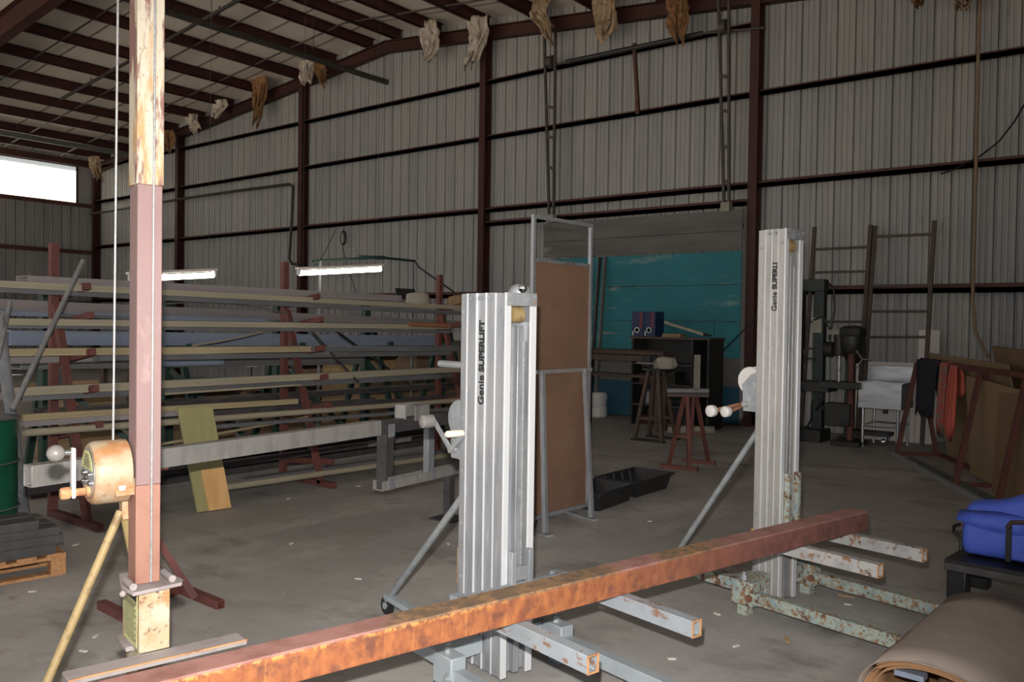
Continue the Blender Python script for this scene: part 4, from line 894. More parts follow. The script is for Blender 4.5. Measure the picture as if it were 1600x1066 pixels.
# ------------------------------------------------------------------ sawhorses
def sawhorse(c, d, length, h, mat, lab, spread=.17, name='sawhorse', grp='red sawhorses'):
    c = V(c); d = V(d).normalized(); n = V((-d.y, d.x, 0))
    t = thing(name, lab, 'sawhorse', tuple(c), grp)
    q = MB(); q.bar(c-d*length/2+Z*(h-.03), c+d*length/2+Z*(h-.03), .06, .06); q.build('top_rail', mat, t, bev=.003)
    for s in (-1, 1):
        e = c+d*s*length*.38
        for k in (-1, 1):
            q = MB(); q.bar(e+Z*(h-.06)+n*k*.02, e+n*k*spread+Z*.045, .035, .035, up=d); q.build('leg', mat, t)
        q = MB(); q.bar(e-n*(spread+.14)+Z*.022, e+n*(spread+.14)+Z*.022, .044, .044); q.build('foot_bar', mat, t)
        q = MB(); q.bar(e-n*spread*.5+Z*h*.5, e+n*spread*.5+Z*h*.5, .02, .03); q.build('tie', mat, t)
    return t
r_a = oz(275,922,0); r_b = oz(345,951,0); r_c = oz(160,951,0)
TD = (oz(590,657,.83)-oz(45,727,.83)).normalized()
sc_ = oz(345,951,0)
zt_ = .83; A_ = oz(43,727,zt_); B_ = oz(590,657,zt_); hh_ = .10
pp_ = A_.lerp(B_, .27); pp_.z = 0
t = thing('tube_stand', 'red steel floor stand behind the rusty mast propping the long aluminium tube', 'stand', tuple(pp_))
q = MB(); q.bar(pp_+Z*.04, pp_+Z*.722, .05, .05); q.build('post', M['redsteel'], t)
q = MB(); q.cbox(pp_+Z*.726, V((.09,0,0)), V((0,.12,0)), Z*.008); q.build('saddle', M['redsteel'], t)
g1, g2 = oz(266,919,.0), oz(345,952,.0); q = MB(); q.rtube(g1+Z*.022, g2+Z*.022, .044, .044, .004); q.build('foot_bar', M['redsteel'], t)
g3 = oz(158,951,.0); q = MB(); q.rtube(g3+Z*.022, g3+(g2-g1)*1.25+Z*.022, .044, .044, .004); q.build('foot_bar', M['redsteel'], t)
q = MB(); q.bar(g1.lerp(g2,.2)+Z*.022, g3+(g2-g1)*.45+Z*.022, .044, .04); q.build('cross_bar', M['redsteel'], t)
q = MB(); q.bar(oz(304,933,.03), pp_+Z*.40, .035, .035); q.build('brace', M['redsteel'], t)
# long aluminium tube on the sawhorse and a trestle of aluminium profiles
q = MB(); q.rtube(A_-Z*hh_/2, B_-Z*hh_/2, .075, hh_, .006)
tag(q.build('aluminium_tube', M['alu2'], loc=A_-Z*hh_, bev=.002), 'long rectangular aluminium tube running from the red stand to the profile trestle', 'tube')
t = thing('profile_trestle', 'low trestle of dark and bright aluminium profiles carrying the long tube end', 'trestle', (B_.x, B_.y, 0))
TN = V((TD.y, -TD.x, 0))
b0_ = B_+TD*.01
q = MB(); q.rtube(b0_-Z*.05, b0_+TD*.95-Z*.05, .08, .09, .006); q.build('top_beam', M['steeldk'], t, bev=.002)
def dn(z): return V((0,0,z))
pb = V((b0_.x, b0_.y, 0))
q = MB(); q.chan(pb+TD*.0+dn(.345), pb+TD*1.0+dn(.345), .09, .065, .006, TN, Z); q.build('bottom_channel', M['alu2'], t, bev=.001)
q = MB(); q.rtube(pb+TD*.07+dn(.35), pb+TD*.07+dn(.735), .085, .08, .005, up=TD); q.build('dark_upright', M['steeldk'], t, bev=.002)
q = MB(); q.rtube(pb+TD*.55+dn(.352), pb+TD*.55+dn(.735), .05, .07, .005, up=TD); q.build('bright_upright', M['alu'], t, bev=.002)
for k, z_ in ((.07,.71),(.07,.345),(.55,.345)):
    q = MB(); q.pbox(pb+TD*(k-.02)+TN*.046+dn(z_), TD*.06, TN*.006, Z*.09); q.build('gusset_plate', M['alu'], t)
    for i in (0, 1):
        q = MB(); c_ = pb+TD*(k-.005+.03*i)+TN*.052+dn(z_+.02); q.cyl(c_, c_+TN*.005, .006, n=8); q.build('gusset_bolt', M['chrome'], t)
q = MB(); q.chan(pb+TD*.22+dn(.878), pb+TD*.45+dn(.878), .10, -.10+.0, .006, TN, -Z) if 0 else q.pbox(pb+TD*.22-TN*.05+dn(.82), TD*.012, TN*.10, Z*.10)
q.pbox(pb+TD*.22-TN*.05+dn(.82), TD*.24, TN*.008, Z*.10); q.pbox(pb+TD*.33+TN*.042+dn(.80), TD*.16, TN*.008, Z*.11); q.pbox(pb+TD*.33-TN*.05+dn(.905), TD*.16, TN*.1, Z*.006); q.build('clip_bracket', M['alu2'], t)
for k in (.80,):
    q = MB(); q.rtube(pb+TD*k+dn(.012), pb+TD*k+dn(.345), .06, .06, .004, up=TD); q.build('pedestal', M['steeldk'], t)
    q = MB(); q.cbox(pb+TD*k+dn(.006), TD*.22, TN*.22, Z*.012); q.build('pedestal_plate', M['steeldk'], t)

# ================================================================== MIDDLE: hardboard panel on an aluminium stand
bl, br = oz(825,817,.03), oz(918,793,.03); pd = (br-bl).normalized(); pn = V((pd.y, -pd.x, 0)); wdt = (br-bl).length
t = thing('panel_stand', 'tall brown hardboard sheet in an aluminium frame on splayed legs', 'panel', tuple(bl-Z*.03))
B0 = bl-Z*.03
q = MB(); q.pbox(B0+pd*.02+Z*.06, pd*(wdt-.04), -pn*.012, Z*1.91); q.build('hardboard', M['hard'], t)
for k in (0, wdt-.03):
    q = MB(); q.bar(B0+pd*(k+.015)+Z*.04, B0+pd*(k+.015)+Z*2.31, .028, .028); q.build('upright', M['alu'], t)
q = MB(); q.bar(B0+Z*2.30, B0+pd*wdt+Z*2.30, .028, .028); q.build('top_rail', M['alu'], t)
q = MB(); q.bar(B0+pd*.02+Z*1.98, B0+pd*(wdt-.02)+Z*1.98, .02, .025); q.build('board_edge', M['steel'], t)
q = MB(); q.bar(B0+pd*.02+Z*.055, B0+pd*(wdt-.02)+Z*.055, .03, .03); q.build('bottom_rail', M['alu'], t)
q = MB(); q.bar(B0+pn*.035+pd*.03+Z*1.15, B0+pn*.035+pd*(wdt-.03)+Z*1.15, .025, .03); q.build('cross_bar', M['alu2'], t)
for (fx, fy), k in (((852,838),.09), ((924,813),wdt-.12)):
    ft = oz(fx, fy, 0); q = MB(); q.bar(B0+pd*k+pn*.04+Z*1.15, ft+Z*.02, .035, .03, up=pd); q.build('splayed_leg', M['alu'], t)
    q = MB(); q.bar(ft+pn*.04+Z*.008, B0+pd*k-pn*.25+Z*.008, .06, .016); q.build('foot_bar', M['galv'], t)
    q = MB(); q.bar(B0+pd*k-pn*.03+Z*1.1, B0+pd*k-pn*.22+Z*.02, .03, .03, up=pd); q.build('splayed_leg', M['alu'], t)
q = MB(); q.pipe([oz(x,y,z) for x,y,z in ((830,700,.45),(834,760,.18),(838,815,.02),(832,835,.012),(826,838,.012))], .009, 8)
tag(q.build('power_cord', M['blk'], loc=oz(838,815,0)), 'black power cord dropping to the floor beside the hardboard panel', 'cord')

# black tubs
def tub(p, dx, dy, lx, ly, h, lab):
    p = V(p); dx = V(dx).normalized(); dy = V(dy).normalized(); t = thing('mixing_tub', lab, 'tub', tuple(p), 'black plastic tubs')
    def ring(k, z, o): return [p+dx*sx*(lx/2*k+o)+dy*sy*(ly/2*k+o)+Z*z for sx, sy in ((-1,-1),(1,-1),(1,1),(-1,1))]
    q = MB(); A = ring(.84,0,0); B = ring(1,h,0); c_ = ring(.98,h,0); d_ = ring(.83,.012,0)
    q.add(A+B+c_+d_, [(3,2,1,0)]+[(i,(i+1)%4,4+(i+1)%4,4+i) for i in range(4)]+[(4+i,4+(i+1)%4,8+(i+1)%4,8+i) for i in range(4)]+[(8+i,8+(i+1)%4,12+(i+1)%4,12+i) for i in range(4)]+[(12,13,14,15)])
    q.build('shell', M['blk'], t, bev=.004)
    q = MB(); a, b = ring(1,h,.018), ring(1,h-.02,.018); a2, b2 = ring(1,h,0), ring(1,h-.004,0)
    q.add(a+b+a2, [(i,(i+1)%4,4+(i+1)%4,4+i) for i in range(4)]+[(8+i,8+(i+1)%4,(i+1)%4,i) for i in range(4)]); q.build('rim', M['blk'], t, bev=.003)
    for k in range(4):
        for sd in (-1, 1):
            c0 = p+dx*(-lx*.33+lx*.22*k); q = MB(); q.bar(c0+dy*sd*ly*.405+Z*.03, c0+dy*sd*ly*.475+Z*(h-.01), .012, .012); q.build('rib', M['steeldk'], t)
    return t
tub((-3.79, 6.69, 0), (0,1,0), (1,0,0), .66, .40, .15, 'black plastic tub set square behind the nearer tub')
tub((-3.75, 5.98, 0), (-.05,1,0), (1,.05,0), .62, .38, .15, 'black plastic tub tucked behind the hardboard panel')

# ================================================================== BACK WALL: plank infill, cabinet, bench
t = thing('plank_infill', 'weathered teal and grey plank infill closing the old doorway', 'planking', (-6.9, D-.3, 0))
YB = D-.32; xa, xb = oy(850,400,YB).x, oy(1160,400,YB).x
def plank(x0, x1, z0, z1, mat, dy=0):
    q = MB(); q.box(x0+.004, x1-.004, YB-dy-.02, YB-dy, z0+.004, z1-.004); q.build('plank', M[mat], t, bev=.004)
zs = [oy(1000, yy, YB).z for yy in (339, 370, 397)]
plank(xa, xb, zs[1], zs[0], 'greypl', .0); plank(xa, xb, zs[2], zs[1], 'greypl', .004)
zt2 = [oy(1040, yy, YB).z for yy in (397, 447, 502, 556)]
xm = oy(1117,500,YB).x
for i in range(3):
    plank(xa, xm if i == 2 else xb, zt2[i+1], zt2[i], 'tealpl', .003*i)
plank(xm, xb, zt2[3], zt2[2], 'tealpl', 0)
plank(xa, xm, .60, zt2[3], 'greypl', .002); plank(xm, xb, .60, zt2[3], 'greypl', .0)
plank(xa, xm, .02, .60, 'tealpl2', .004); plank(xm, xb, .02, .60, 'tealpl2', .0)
for z_ in (.3, 3.0): MB().box(xa, xb, YB, YB+.03, z_, z_+.08).build('batten', M['greypl'], t)
for k, (px0, px1) in enumerate(((936,925),(945,934))):
    q = MB(); q.bar(oy(px0+1,402,YB-.08), V((oy(px1,560,YB-.3).x, YB-.35, .02)), .07, .03); tag(q.build('leaning_batten', M['greypl'] if k else M['steeldk'], loc=oy(px1,560,YB-.3)), ('dark' if not k else 'grey')+' narrow batten leaning against the teal planks behind the hardboard panel', 'batten')

# cabinet with shelves
YC = 11.2
x0, x1 = oy(986,600,YC).x, oy(1107,600,YC).x; zt_c = oy(1040,527,YC).z
t = thing('shelf_cabinet', 'black open-front shelf cabinet in front of the teal planks', 'cabinet', ((x0+x1)/2, YC+.2, 0))
for a in (x0, x1-.03, x0+(x1-x0)*.78):
    q = MB(); q.box(a, a+.03, YC, YC+.5, 0, zt_c-.03); q.build('side_panel', M['blkm'], t)
q = MB(); q.box(x0-.02, x1+.02, YC-.02, YC+.5, zt_c-.03, zt_c); q.build('top_board', M['rackbrown'], t)
q = MB(); q.box(x0+.03, x1-.03, YC+.48, YC+.5, 0, zt_c-.03); q.build('back_panel', M['blkm'], t)
for z in (.30, .62, .92):
    q = MB(); q.box(x0+.03, x0+(x1-x0)*.78, YC, YC+.48, z, z+.025); q.build('shelf', M['steeldk'], t)
q = MB(); q.box(x0+(x1-x0)*.82, x0+(x1-x0)*.90, YC-.01, YC, .55, 1.1); q.build('pale_strip', M['rag'], t)
def carton2(px0, px1, pyb, pyt, Y, z0, lab):
    a, b = oy(px0,pyb,Y), oy(px1,pyb,Y); h = oy(px0,pyt,Y).z-z0; t = thing('printed_carton', lab, 'box', (a.x, Y, z0), 'blue printed cartons')
    q = MB(); q.box(a.x, b.x-.006, Y, Y+.28, z0, z0+h); q.build('carton_body', M['boxblue'], t, bev=.004)
    w_ = b.x-a.x
    q = MB(); q.box(a.x+w_*.62, a.x+w_*.82, Y-.002, Y, z0+h*.35, z0+h*.95); q.build('red_print', M['boxred'], t)
    q = MB(); q.lathe((a.x+w_*.42, Y-.001, z0+h*.26), V((0,-1,0)), [(.045,0),(.045,.001),(.03,.0012),(.03,0)], 18); q.build('ring_print', M['white'], t)
    q = MB(); q.box(a.x+w_*.06, a.x+w_*.16, Y-.002, Y, z0+h*.04, z0+h*.22); q.build('white_print', M['white'], t)
carton2(987,1006,524,487,YC+.05,zt_c,'dark blue printed carton on the cabinet, the one at its corner')
carton2(1006,1024,524,487,YC+.05,zt_c,'dark blue printed carton on the cabinet beside the tilted tray')
p = oy(1050,525,YC); t = thing('tilted_tray', 'shallow metal tray propped at a tilt on the cabinet top', 'tray', (p.x, YC+.2, zt_c))
q = MB(); a = oy(1030,524,YC+.1); b = oy(1100,524,YC+.1); q.pbox((a.x+.1, YC+.08, zt_c+.20), (b.x-a.x-.1,0,-.17), (0,.3,0), (0,0,.012)); q.build('tray_base', M['rackbrown'], t)
q = MB(); q.pbox((a.x+.1, YC+.07, zt_c+.20), (b.x-a.x-.1,0,-.17), (0,.012,0), (0,0,.045)); q.build('tray_edge', M['rag'], t)
q = MB(); q.box(a.x+.04, a.x+.34, YC+.12, YC+.3, zt_c, zt_c+.05); q.build('support_block', M['card'], t)
# items on the cabinet shelves
for i, (fx, z, w_, h_, mt, nm, lab, ct) in enumerate(((.06,.945,.3,.10,'steeldk','storage_bin','long dark bin on the upper cabinet shelf','bin'), (.1,.645,.22,.14,'redsteel','storage_bin','dull red bin on the middle cabinet shelf','bin'), (.40,.645,.22,.18,'blkm','storage_bin','black bin on the middle cabinet shelf','bin'), (.12,.325,.10,.22,'greymet','canister','grey canister on the lower cabinet shelf beside its twin','can'), (.27,.325,.10,.22,'greymet','canister','grey canister on the lower cabinet shelf farther in','can'))):
    xx = x0+(x1-x0)*fx; q = MB()
    if nm == 'canister': q.lathe((xx+.06,YC+.15,z), Z, [(.05,0),(.05,h_*.85),(.03,h_*.92),(.02,h_)], 16)
    else:
        q.pbox((xx,YC+.03,z), (w_,0,0), (0,.3,0), (0,0,.012)); q.pbox((xx,YC+.03,z+.012), (w_,0,0), (0,.012,0), (0,-.01,h_-.012)); q.pbox((xx,YC+.32,z+.012), (w_,0,0), (0,.012,0), (0,0,h_-.012)); q.pbox((xx,YC+.03,z+.012), (.012,0,0), (0,.3,0), (0,0,h_-.012)); q.pbox((xx+w_-.012,YC+.03,z+.012), (.012,0,0), (0,.3,0), (0,0,h_-.012))
    tag(q.build(nm, M[mt], loc=(xx,YC+.1,z)), lab, ct)

# long roller bench (dark) left of the cabinet
YR = 10.6; a = oy(905,550,YR); b = oy(1038,550,YR); zt_b = oy(980,547,YR).z
t = thing('roller_bench', 'long dark steel bench running past the front of the cabinet', 'bench', ((a.x+b.x)/2, YR, 0))
for k in range(3):
    q = MB(); q.cyl((a.x, YR+.02+.1*k, zt_b-.04), (b.x, YR+.02+.1*k, zt_b-.04), .045, n=12); q.build('roller', M['rackbrown'], t)
q = MB(); q.box(a.x, b.x, YR-.05, YR-.03, zt_b-.16, zt_b-.08); q.build('front_rail', M['rackbrown'], t)
zm = oy(980,585,YR).z
q = MB(); q.box(a.x, b.x, YR-.04, YR+.26, zm-.04, zm); q.build('lower_rail', M['rackbrown'], t)
for xx in (a.x+.05, b.x-.1):
    q = MB(); q.box(xx-.03, xx+.03, YR-.03, YR+.03, 0, zt_b-.16); q.build('leg', M['rackbrown'], t)
    q = MB(); q.box(xx-.03, xx+.03, YR+.2, YR+.26, 0, zt_b-.09); q.build('leg', M['rackbrown'], t)
# vise stand with a rag
vc = V((-5.30, 9.86, 0)); t = thing('vise_stand', 'black vise on a splayed four-legged steel stand', 'vise', tuple(vc))
hv = .92
for sx in (-1, 1):
    for sy in (-1, 1):
        q = MB(); q.bar(vc+V((sx*.07, sy*.08, hv)), vc+V((sx*.20, sy*.20, .02)), .045, .045); q.build('leg', M['rackbrown'], t)
for sy in (-1, 1):
    q = MB(); q.box(vc.x-.24, vc.x+.24, vc.y+sy*.20-.03, vc.y+sy*.20+.03, 0, .03); q.build('foot_bar', M['blkm'], t)
    q = MB(); q.box(vc.x-.16, vc.x+.16, vc.y+sy*.16-.015, vc.y+sy*.16+.015, .27, .31); q.build('stretcher', M['rackbrown'], t)
q = MB(); q.box(vc.x-.14, vc.x+.14, vc.y-.14, vc.y+.14, hv, hv+.03); q.build('top_plate', M['blkm'], t)
q = MB(); q.box(vc.x-.10, vc.x+.02, vc.y-.08, vc.y+.10, hv+.03, hv+.20); q.cyl((vc.x-.04, vc.y-.2, hv+.1), (vc.x-.04, vc.y-.05, hv+.1), .05, n=14); q.build('vise_body', M['blkm'], t, bev=.01)
q = MB(); q.box(vc.x-.10, vc.x+.02, vc.y-.22, vc.y-.15, hv+.05, hv+.2); q.build('vise_jaw', M['blkm'], t, bev=.006)
q = MB(); q.cyl((vc.x-.16, vc.y-.24, hv+.1), (vc.x+.09, vc.y-.24, hv+.1), .01, n=8); q.build('vise_handle', M['steel'], t)
blob(V((vc.x+.14, vc.y-.05, hv+.03)), .17, .10, .11, 17, 'rag', 'rag', 'grey beige rag draped on the black vise', 'rag')
blob(oz(1012,662,.0), .12, .15, .09, 21, 'redsteel', 'toolbag', 'dull red bag on the floor beyond the vise stand', 'bag')
# white cones / bucket left of the panel edge
q = MB(); p = oz(932,640,0); p = V((-7.35, 11.7, 0)); q.lathe(p, Z, [(.13,0),(.15,.02),(.15,.16),(.13,.18),(.14,.2),(.15,.36),(.12,.40),(.005,.41)], 20); tag(q.build('white_jug', M['white'], loc=p), 'white plastic jug on the floor at the foot of the teal planks', 'jug')
# pipes lying on the floor past the saw horse
q = MB(); q.tube(oz(1045,672,.06), oz(1115,672,.06), .055, .006, 14); tag(q.build('floor_pipe', M['rag'], loc=oz(1080,672,0)), 'short fat pale pipe lying on the floor before the cabinet', 'pipe')
# red sawhorse with a small roller
sc = (oz(1040,740,0)+oz(1180-85,725,0))/2; f_a, f_b, f_c, f_d = oz(1032,731,0), oz(1090,737,0), oz(1066,722,0), oz(1118,727,0)
cen = (f_a+f_b+f_c+f_d)/4; dd = ((f_c+f_d)-(f_a+f_b)).normalized(); nn2 = V((dd.y,-dd.x,0)); hs = 1.5-(610-510)*8.9/FPX
t = thing('sawhorse', 'red steel sawhorse with a grey pipe roller standing in front of the vise', 'sawhorse', tuple(cen))
for (u_, v_) in ((f_a,f_b),(f_c,f_d)):
    mid_ = (u_+v_)/2
    q = MB(); q.bar(u_+Z*.02, v_+Z*.02, .045, .04); q.build('foot_bar', M['redsteel'], t)
    for k in (.22,.78):
        q = MB(); q.bar(u_.lerp(v_,k)+Z*.04, mid_+(cen-mid_)*.55+Z*(hs-.05)+nn2*(k-.5)*.05, .035, .035); q.build('leg', M['redsteel'], t)
    q = MB(); q.bar(u_.lerp(v_,.34)+(cen-mid_)*.22+Z*hs*.42, u_.lerp(v_,.66)+(cen-mid_)*.22+Z*hs*.42, .025, .03); q.build('tie', M['redsteel'], t)
a = od(1042,607,8.9); b = od(1107,604,8.9); a.z = b.z = hs
q = MB(); q.bar(cen-dd*.1+Z*(hs-.05), cen+dd*.1+Z*(hs-.05), .06, .05); q.build('top_block', M['redsteel'], t)
q = MB(); q.cyl(a, b, .03, n=12); q.build('roller', M['greymet'], t)
q = MB(); q.bar(a-Z*.045, b-Z*.045, .07, .03); q.build('roller_tray', M['rackbrown'], t)
# cable sloping down across planks
q = MB(); q.pipe([oy(x,y,YB-.06) for x,y in ((1180,498),(1150,528),(1112,566))], .01, 6); tag(q.build('slack_cable', M['blk'], loc=oy(1150,528,YB-.06)), 'thin black cable slanting down across the planks to the cabinet', 'cable')

# ================================================================== RIGHT: frames, drill press, sink, panel rack
Y = D-.3
def wallframe(xl, xr, tops, rungs, lab, wl_=.05, wr__=.05):
    t = thing('scaffold_frame', lab, 'frame', tuple(V((oy(xl[1],tops[0],Y).x, Y, 0))), 'scaffold frames against the wall')
    for (xt, xb_), yt, w_ in ((xl, tops[0], wl_), (xr, tops[1], wr__)):
        a = oy(xt, yt, D-.24); k = (xb_-xt)/(550-yt); b = oy(xt+k*(690-yt), 690, D-.5); b.z = 0; b.y = D-.6
        q = MB(); q.bar(a, b, w_, .05); q.build('stile', M['rackbrown'], t)
    for (x0_, y0_, x1_, y1_) in rungs:
        q = MB(); a = oy(x0_,y0_,D-.4); k0 = (3.0-a.z)/3.0; yy = D-.24-.36*k0; q.bar(oy(x0_,y0_,yy), oy(x1_,y1_,yy), .03, .035); q.build('rung', M['rackbrown'], t)
wallframe((1273,1262), (1361,1350), (355,352), ((1272,390,1358,386),(1270,426,1357,424),(1266,503,1352,503),(1262,545,1350,543)), 'dark steel scaffold frame leaning on the wall behind the drill press', .04, .08)
wallframe((1368,1356), (1460,1450), (353,345), ((1366,370,1458,366),(1362,447,1456,446),(1360,487,1454,487),(1358,527,1452,527)), 'dark steel scaffold frame leaning on the wall above the sink', .03, .045)
q = MB(); q.pipe([oy(x,y,D-.25) for x,y in ((1531,-10),(1528,120),(1525,260),(1522,380),(1520,470),(1524,520),(1545,560))], .022, 8)
tag(q.build('hanging_rope', M['cordtan'], loc=oy(1531,0,D-.25)), 'tan rope hanging straight down the ribbed wall at the panel rack', 'rope')
q = MB(); q.pipe([oy(x,y,D-.2) for x,y in ((1620,130),(1585,190),(1560,222),(1530,245),(1490,265),(1470,272))], .012, 6)
tag(q.build('wall_cable', M['blk'], loc=oy(1560,222,D-.2)), 'black cable swooping across the ribbed wall past the tan rope', 'cable')

# drill press
dc = V((-3.66, 11.35, 0)); t = thing('drill_press', 'tall black drill press with square column and belt guard', 'drill press', tuple(dc))
def dz(y): return oy(1275, y, 11.35).z
q = MB(); q.box(dc.x-.28, dc.x+.10, dc.y-.22, dc.y+.22, 0, .16); q.build('base', M['blkm'], t, bev=.01)
q = MB(); q.box(dc.x-.065, dc.x+.065, dc.y-.065, dc.y+.065, .16, dz(437)); q.build('column', M['dkg'], t, bev=.008)
q = MB(); q.box(dc.x-.35, dc.x+.075, dc.y-.09, dc.y+.09, dz(456), dz(437)); q.build('head_arm', M['dkg'], t, bev=.008)
q = MB(); q.box(dc.x-.07, dc.x+.05, dc.y-.10, dc.y-.065, dz(520), dz(497)); q.build('switch_box', M['rag'], t, bev=.004)
q = MB(); q.box(dc.x-.20, dc.x+.20, dc.y-.25, dc.y+.15, dz(610), dz(595)); q.build('table', M['blkm'], t, bev=.006)
q = MB(); q.cyl((dc.x-.20, dc.y-.2, dz(600)), (dc.x-.20, dc.y-.2, dz(545)), .05, n=12); q.cyl((dc.x-.20, dc.y-.2, dz(545)), (dc.x-.20, dc.y-.2, dz(456)), .07, n=14); q.build('spindle', M['blkm'], t)
q = MB(); q.pipe([dc+V((.07,0,dz(440))), dc+V((.17,-.02,dz(450))), dc+V((.19,-.03,dz(485))), dc+V((.12,-.02,dz(530)))], .015, 8); q.build('hose', M['blk'], t)
q = MB(); q.pipe([dc+V((-.05,-.1,dz(500))), dc+V((.08,-.14,dz(495))), dc+V((.19,-.14,dz(520)))], .013, 8); q.build('hose', M['blk'], t)
for k, (a_, b_) in enumerate((((.02,-.12,620),(.20,-.16,650)), ((.0,-.1,640),(.12,-.2,600)), ((-.1,-.2,690),(-.02,-.2,625)))):
    q = MB(); p0_ = dc+V((a_[0],a_[1],max(.16,dz(a_[2])))); p1_ = dc+V((b_[0],b_[1],max(.2,dz(b_[2])))); q.pipe([p0_, p0_.lerp(p1_,.5)+V((.05,-.05,-.05)), p1_], .014, 8); q.build('cable', M['blk'], t)
q = MB(); q.lathe((dc.x+.07, dc.y-.05, dz(545)), V((1,0,0)), [(.09,0),(.10,.02),(.10,.12),(.06,.14)], 16); q.build('gear_box', M['blkm'], t)
for k in range(3):
    a_ = k*2.09; c_ = dc+V((-.12,-.16,dz(560))); e_ = c_+V((-.02,0,0))+V((0,.0,.0))+V((.12*math.cos(a_),0,.12*math.sin(a_))); q = MB(); q.cyl(c_, e_, .009, n=6); q.ball(e_, .018, 8); q.build('feed_handle', M['blkm'], t)
mc = V((-3.22, 11.25, 0)); t = thing('bench_drill', 'short dark drill with a round brown column and hooded motor head', 'drill press', tuple(mc))
def mz(y): return oy(1315, y, 11.25).z
q = MB(); q.cbox(mc+Z*.03, V((.36,0,0)), V((0,.42,0)), Z*.06); q.build('base', M['blkm'], t, bev=.01)
q = MB(); q.cyl(mc+Z*.06, mc+Z*mz(545), .045, n=16); q.build('column', M['redsteel'], t)
q = MB(); q.lathe((mc.x+.02, mc.y-.05, mz(552)), Z, [(.10,0),(.14,.06),(.15,.22),(.13,.30)], 18); q.build('head', M['blkm'], t)
q = MB(); q.lathe((mc.x+.02, mc.y-.05, mz(525)), Z, [(.17,0),(.18,.02),(.16,.10),(.10,.13),(.004,.14)], 8); q.build('belt_guard', M['blkm'], t)
q = MB(); q.box(mc.x-.26, mc.x-.10, mc.y-.12, mc.y+.02, mz(523), mz(516)); q.build('pale_plate', M['rag'], t)
q = MB(); q.lathe((mc.x-.14, mc.y-.05, mz(556)), Z, [(.06,0),(.07,.05),(.07,.28),(.05,.3)], 14); q.build('motor', M['blkm'], t)
q = MB(); q.cyl((mc.x-.14,mc.y-.05,mz(600)), (mc.x-.14,mc.y-.05,mz(556)), .02, n=8); q.build('quill', M['steel'], t)
q = MB(); q.box(mc.x-.34, mc.x+.16, mc.y-.2, mc.y+.15, mz(606), mz(596)); q.build('table', M['blkm'], t, bev=.005)
q = MB(); q.box(mc.x-.30, mc.x+.02, mc.y-.1, mc.y+.1, mz(665), mz(630)); q.build('drive_box', M['blkm'], t, bev=.008)
for k in range(3):
    a_ = k*2.1; q = MB(); e_ = V((mc.x+.17+.11*math.cos(a_), mc.y-.17, mz(560)+.11*math.sin(a_))); h_ = V((mc.x+.17, mc.y-.12, mz(560))); q.cyl(h_, e_, .008, n=6); q.ball(e_, .016, 8); q.build('feed_handle', M['steel'], t)
gw = V((-3.42, 11.72, 0)); t = thing('drum_machine', 'dark round drum machine on a green pedestal squeezed between drill and sink', 'machine', tuple(gw))
zg = oy(1345,548,11.75).z
q = MB(); q.lathe((gw.x+.0, gw.y, zg), V((1,0,0)), [(.02,0),(.15,.01),(.17,.05),(.17,.17),(.15,.21),(.02,.22)], 24); q.build('drum', M['blkm'], t)
q = MB(); q.box(gw.x+.0, gw.x+.11, gw.y-.06, gw.y+.06, .04, zg-.1); q.build('pedestal', M['greensteel'], t)
q = MB(); q.box(gw.x-.06, gw.x+.12, gw.y-.10, gw.y+.10, 0, .04); q.build('pedestal_base', M['blkm'], t)
# flat dolly under the sink
dl = V((-3.05, 11.62, 0)); t = thing('floor_dolly', 'low black dolly with a shiny caster under the sink', 'dolly', tuple(dl))
q = MB(); q.box(dl.x-.30, dl.x+.27, dl.y-.20, dl.y+.05, .12, .17); q.build('deck', M['blkm'], t, bev=.006)
for sx, mt in ((-.24,'blk'),(.20,'chrome')):
    for sy in (-.16, .01):
        q = MB(); q.cyl((dl.x+sx-.02, dl.y+sy, .05), (dl.x+sx+.02, dl.y+sy, .05), .05, n=14); q.build('caster_wheel', M[mt], t)
        q = MB(); q.box(dl.x+sx-.03, dl.x+sx+.03, dl.y+sy-.012, dl.y+sy+.012, .06, .12); q.build('caster_fork', M['galv'], t)
# sink
sy_ = 11.15; a = oy(1341,610,sy_); b = oy(1409,610,sy_); w_ = b.x-a.x; zt_s = oy(1370,599,sy_).z; zb_s = oy(1370,639,sy_).z; dp = .62
t = thing('utility_sink', 'stainless steel utility sink on thin pipe legs', 'sink', ((a.x+b.x)/2, sy_+.3, 0))
q = MB(); q.rtube((a.x+w_/2, sy_+dp/2, zb_s), (a.x+w_/2, sy_+dp/2, zt_s), dp, w_, .02, up=V((1,0,0))) if 0 else q.box(a.x, b.x, sy_, sy_+.015, zb_s, zt_s)
q.box(a.x, b.x, sy_+dp-.015, sy_+dp, zb_s, zt_s); q.box(a.x, a.x+.015, sy_+.015, sy_+dp-.015, zb_s, zt_s); q.box(b.x-.015, b.x, sy_+.015, sy_+dp-.015, zb_s, zt_s); q.box(a.x+.015, b.x-.015, sy_+.015, sy_+dp-.015, zb_s, zb_s+.015); q.build('basin', M['stain'], t, bev=.004)
q = MB(); q.box(a.x-.03, b.x+.02, sy_+dp-.04, sy_+dp, zt_s, zt_s+.20); q.build('splash_back', M['stain'], t, bev=.003)
q = MB(); q.box(a.x-.02, b.x+.02, sy_-.02, sy_+.03, zt_s, zt_s+.012); q.box(b.x-.03, b.x+.02, sy_, sy_+dp, zt_s, zt_s+.012); q.box(a.x-.02, a.x+.03, sy_, sy_+dp, zt_s, zt_s+.012); q.build('rim', M['stain'], t)
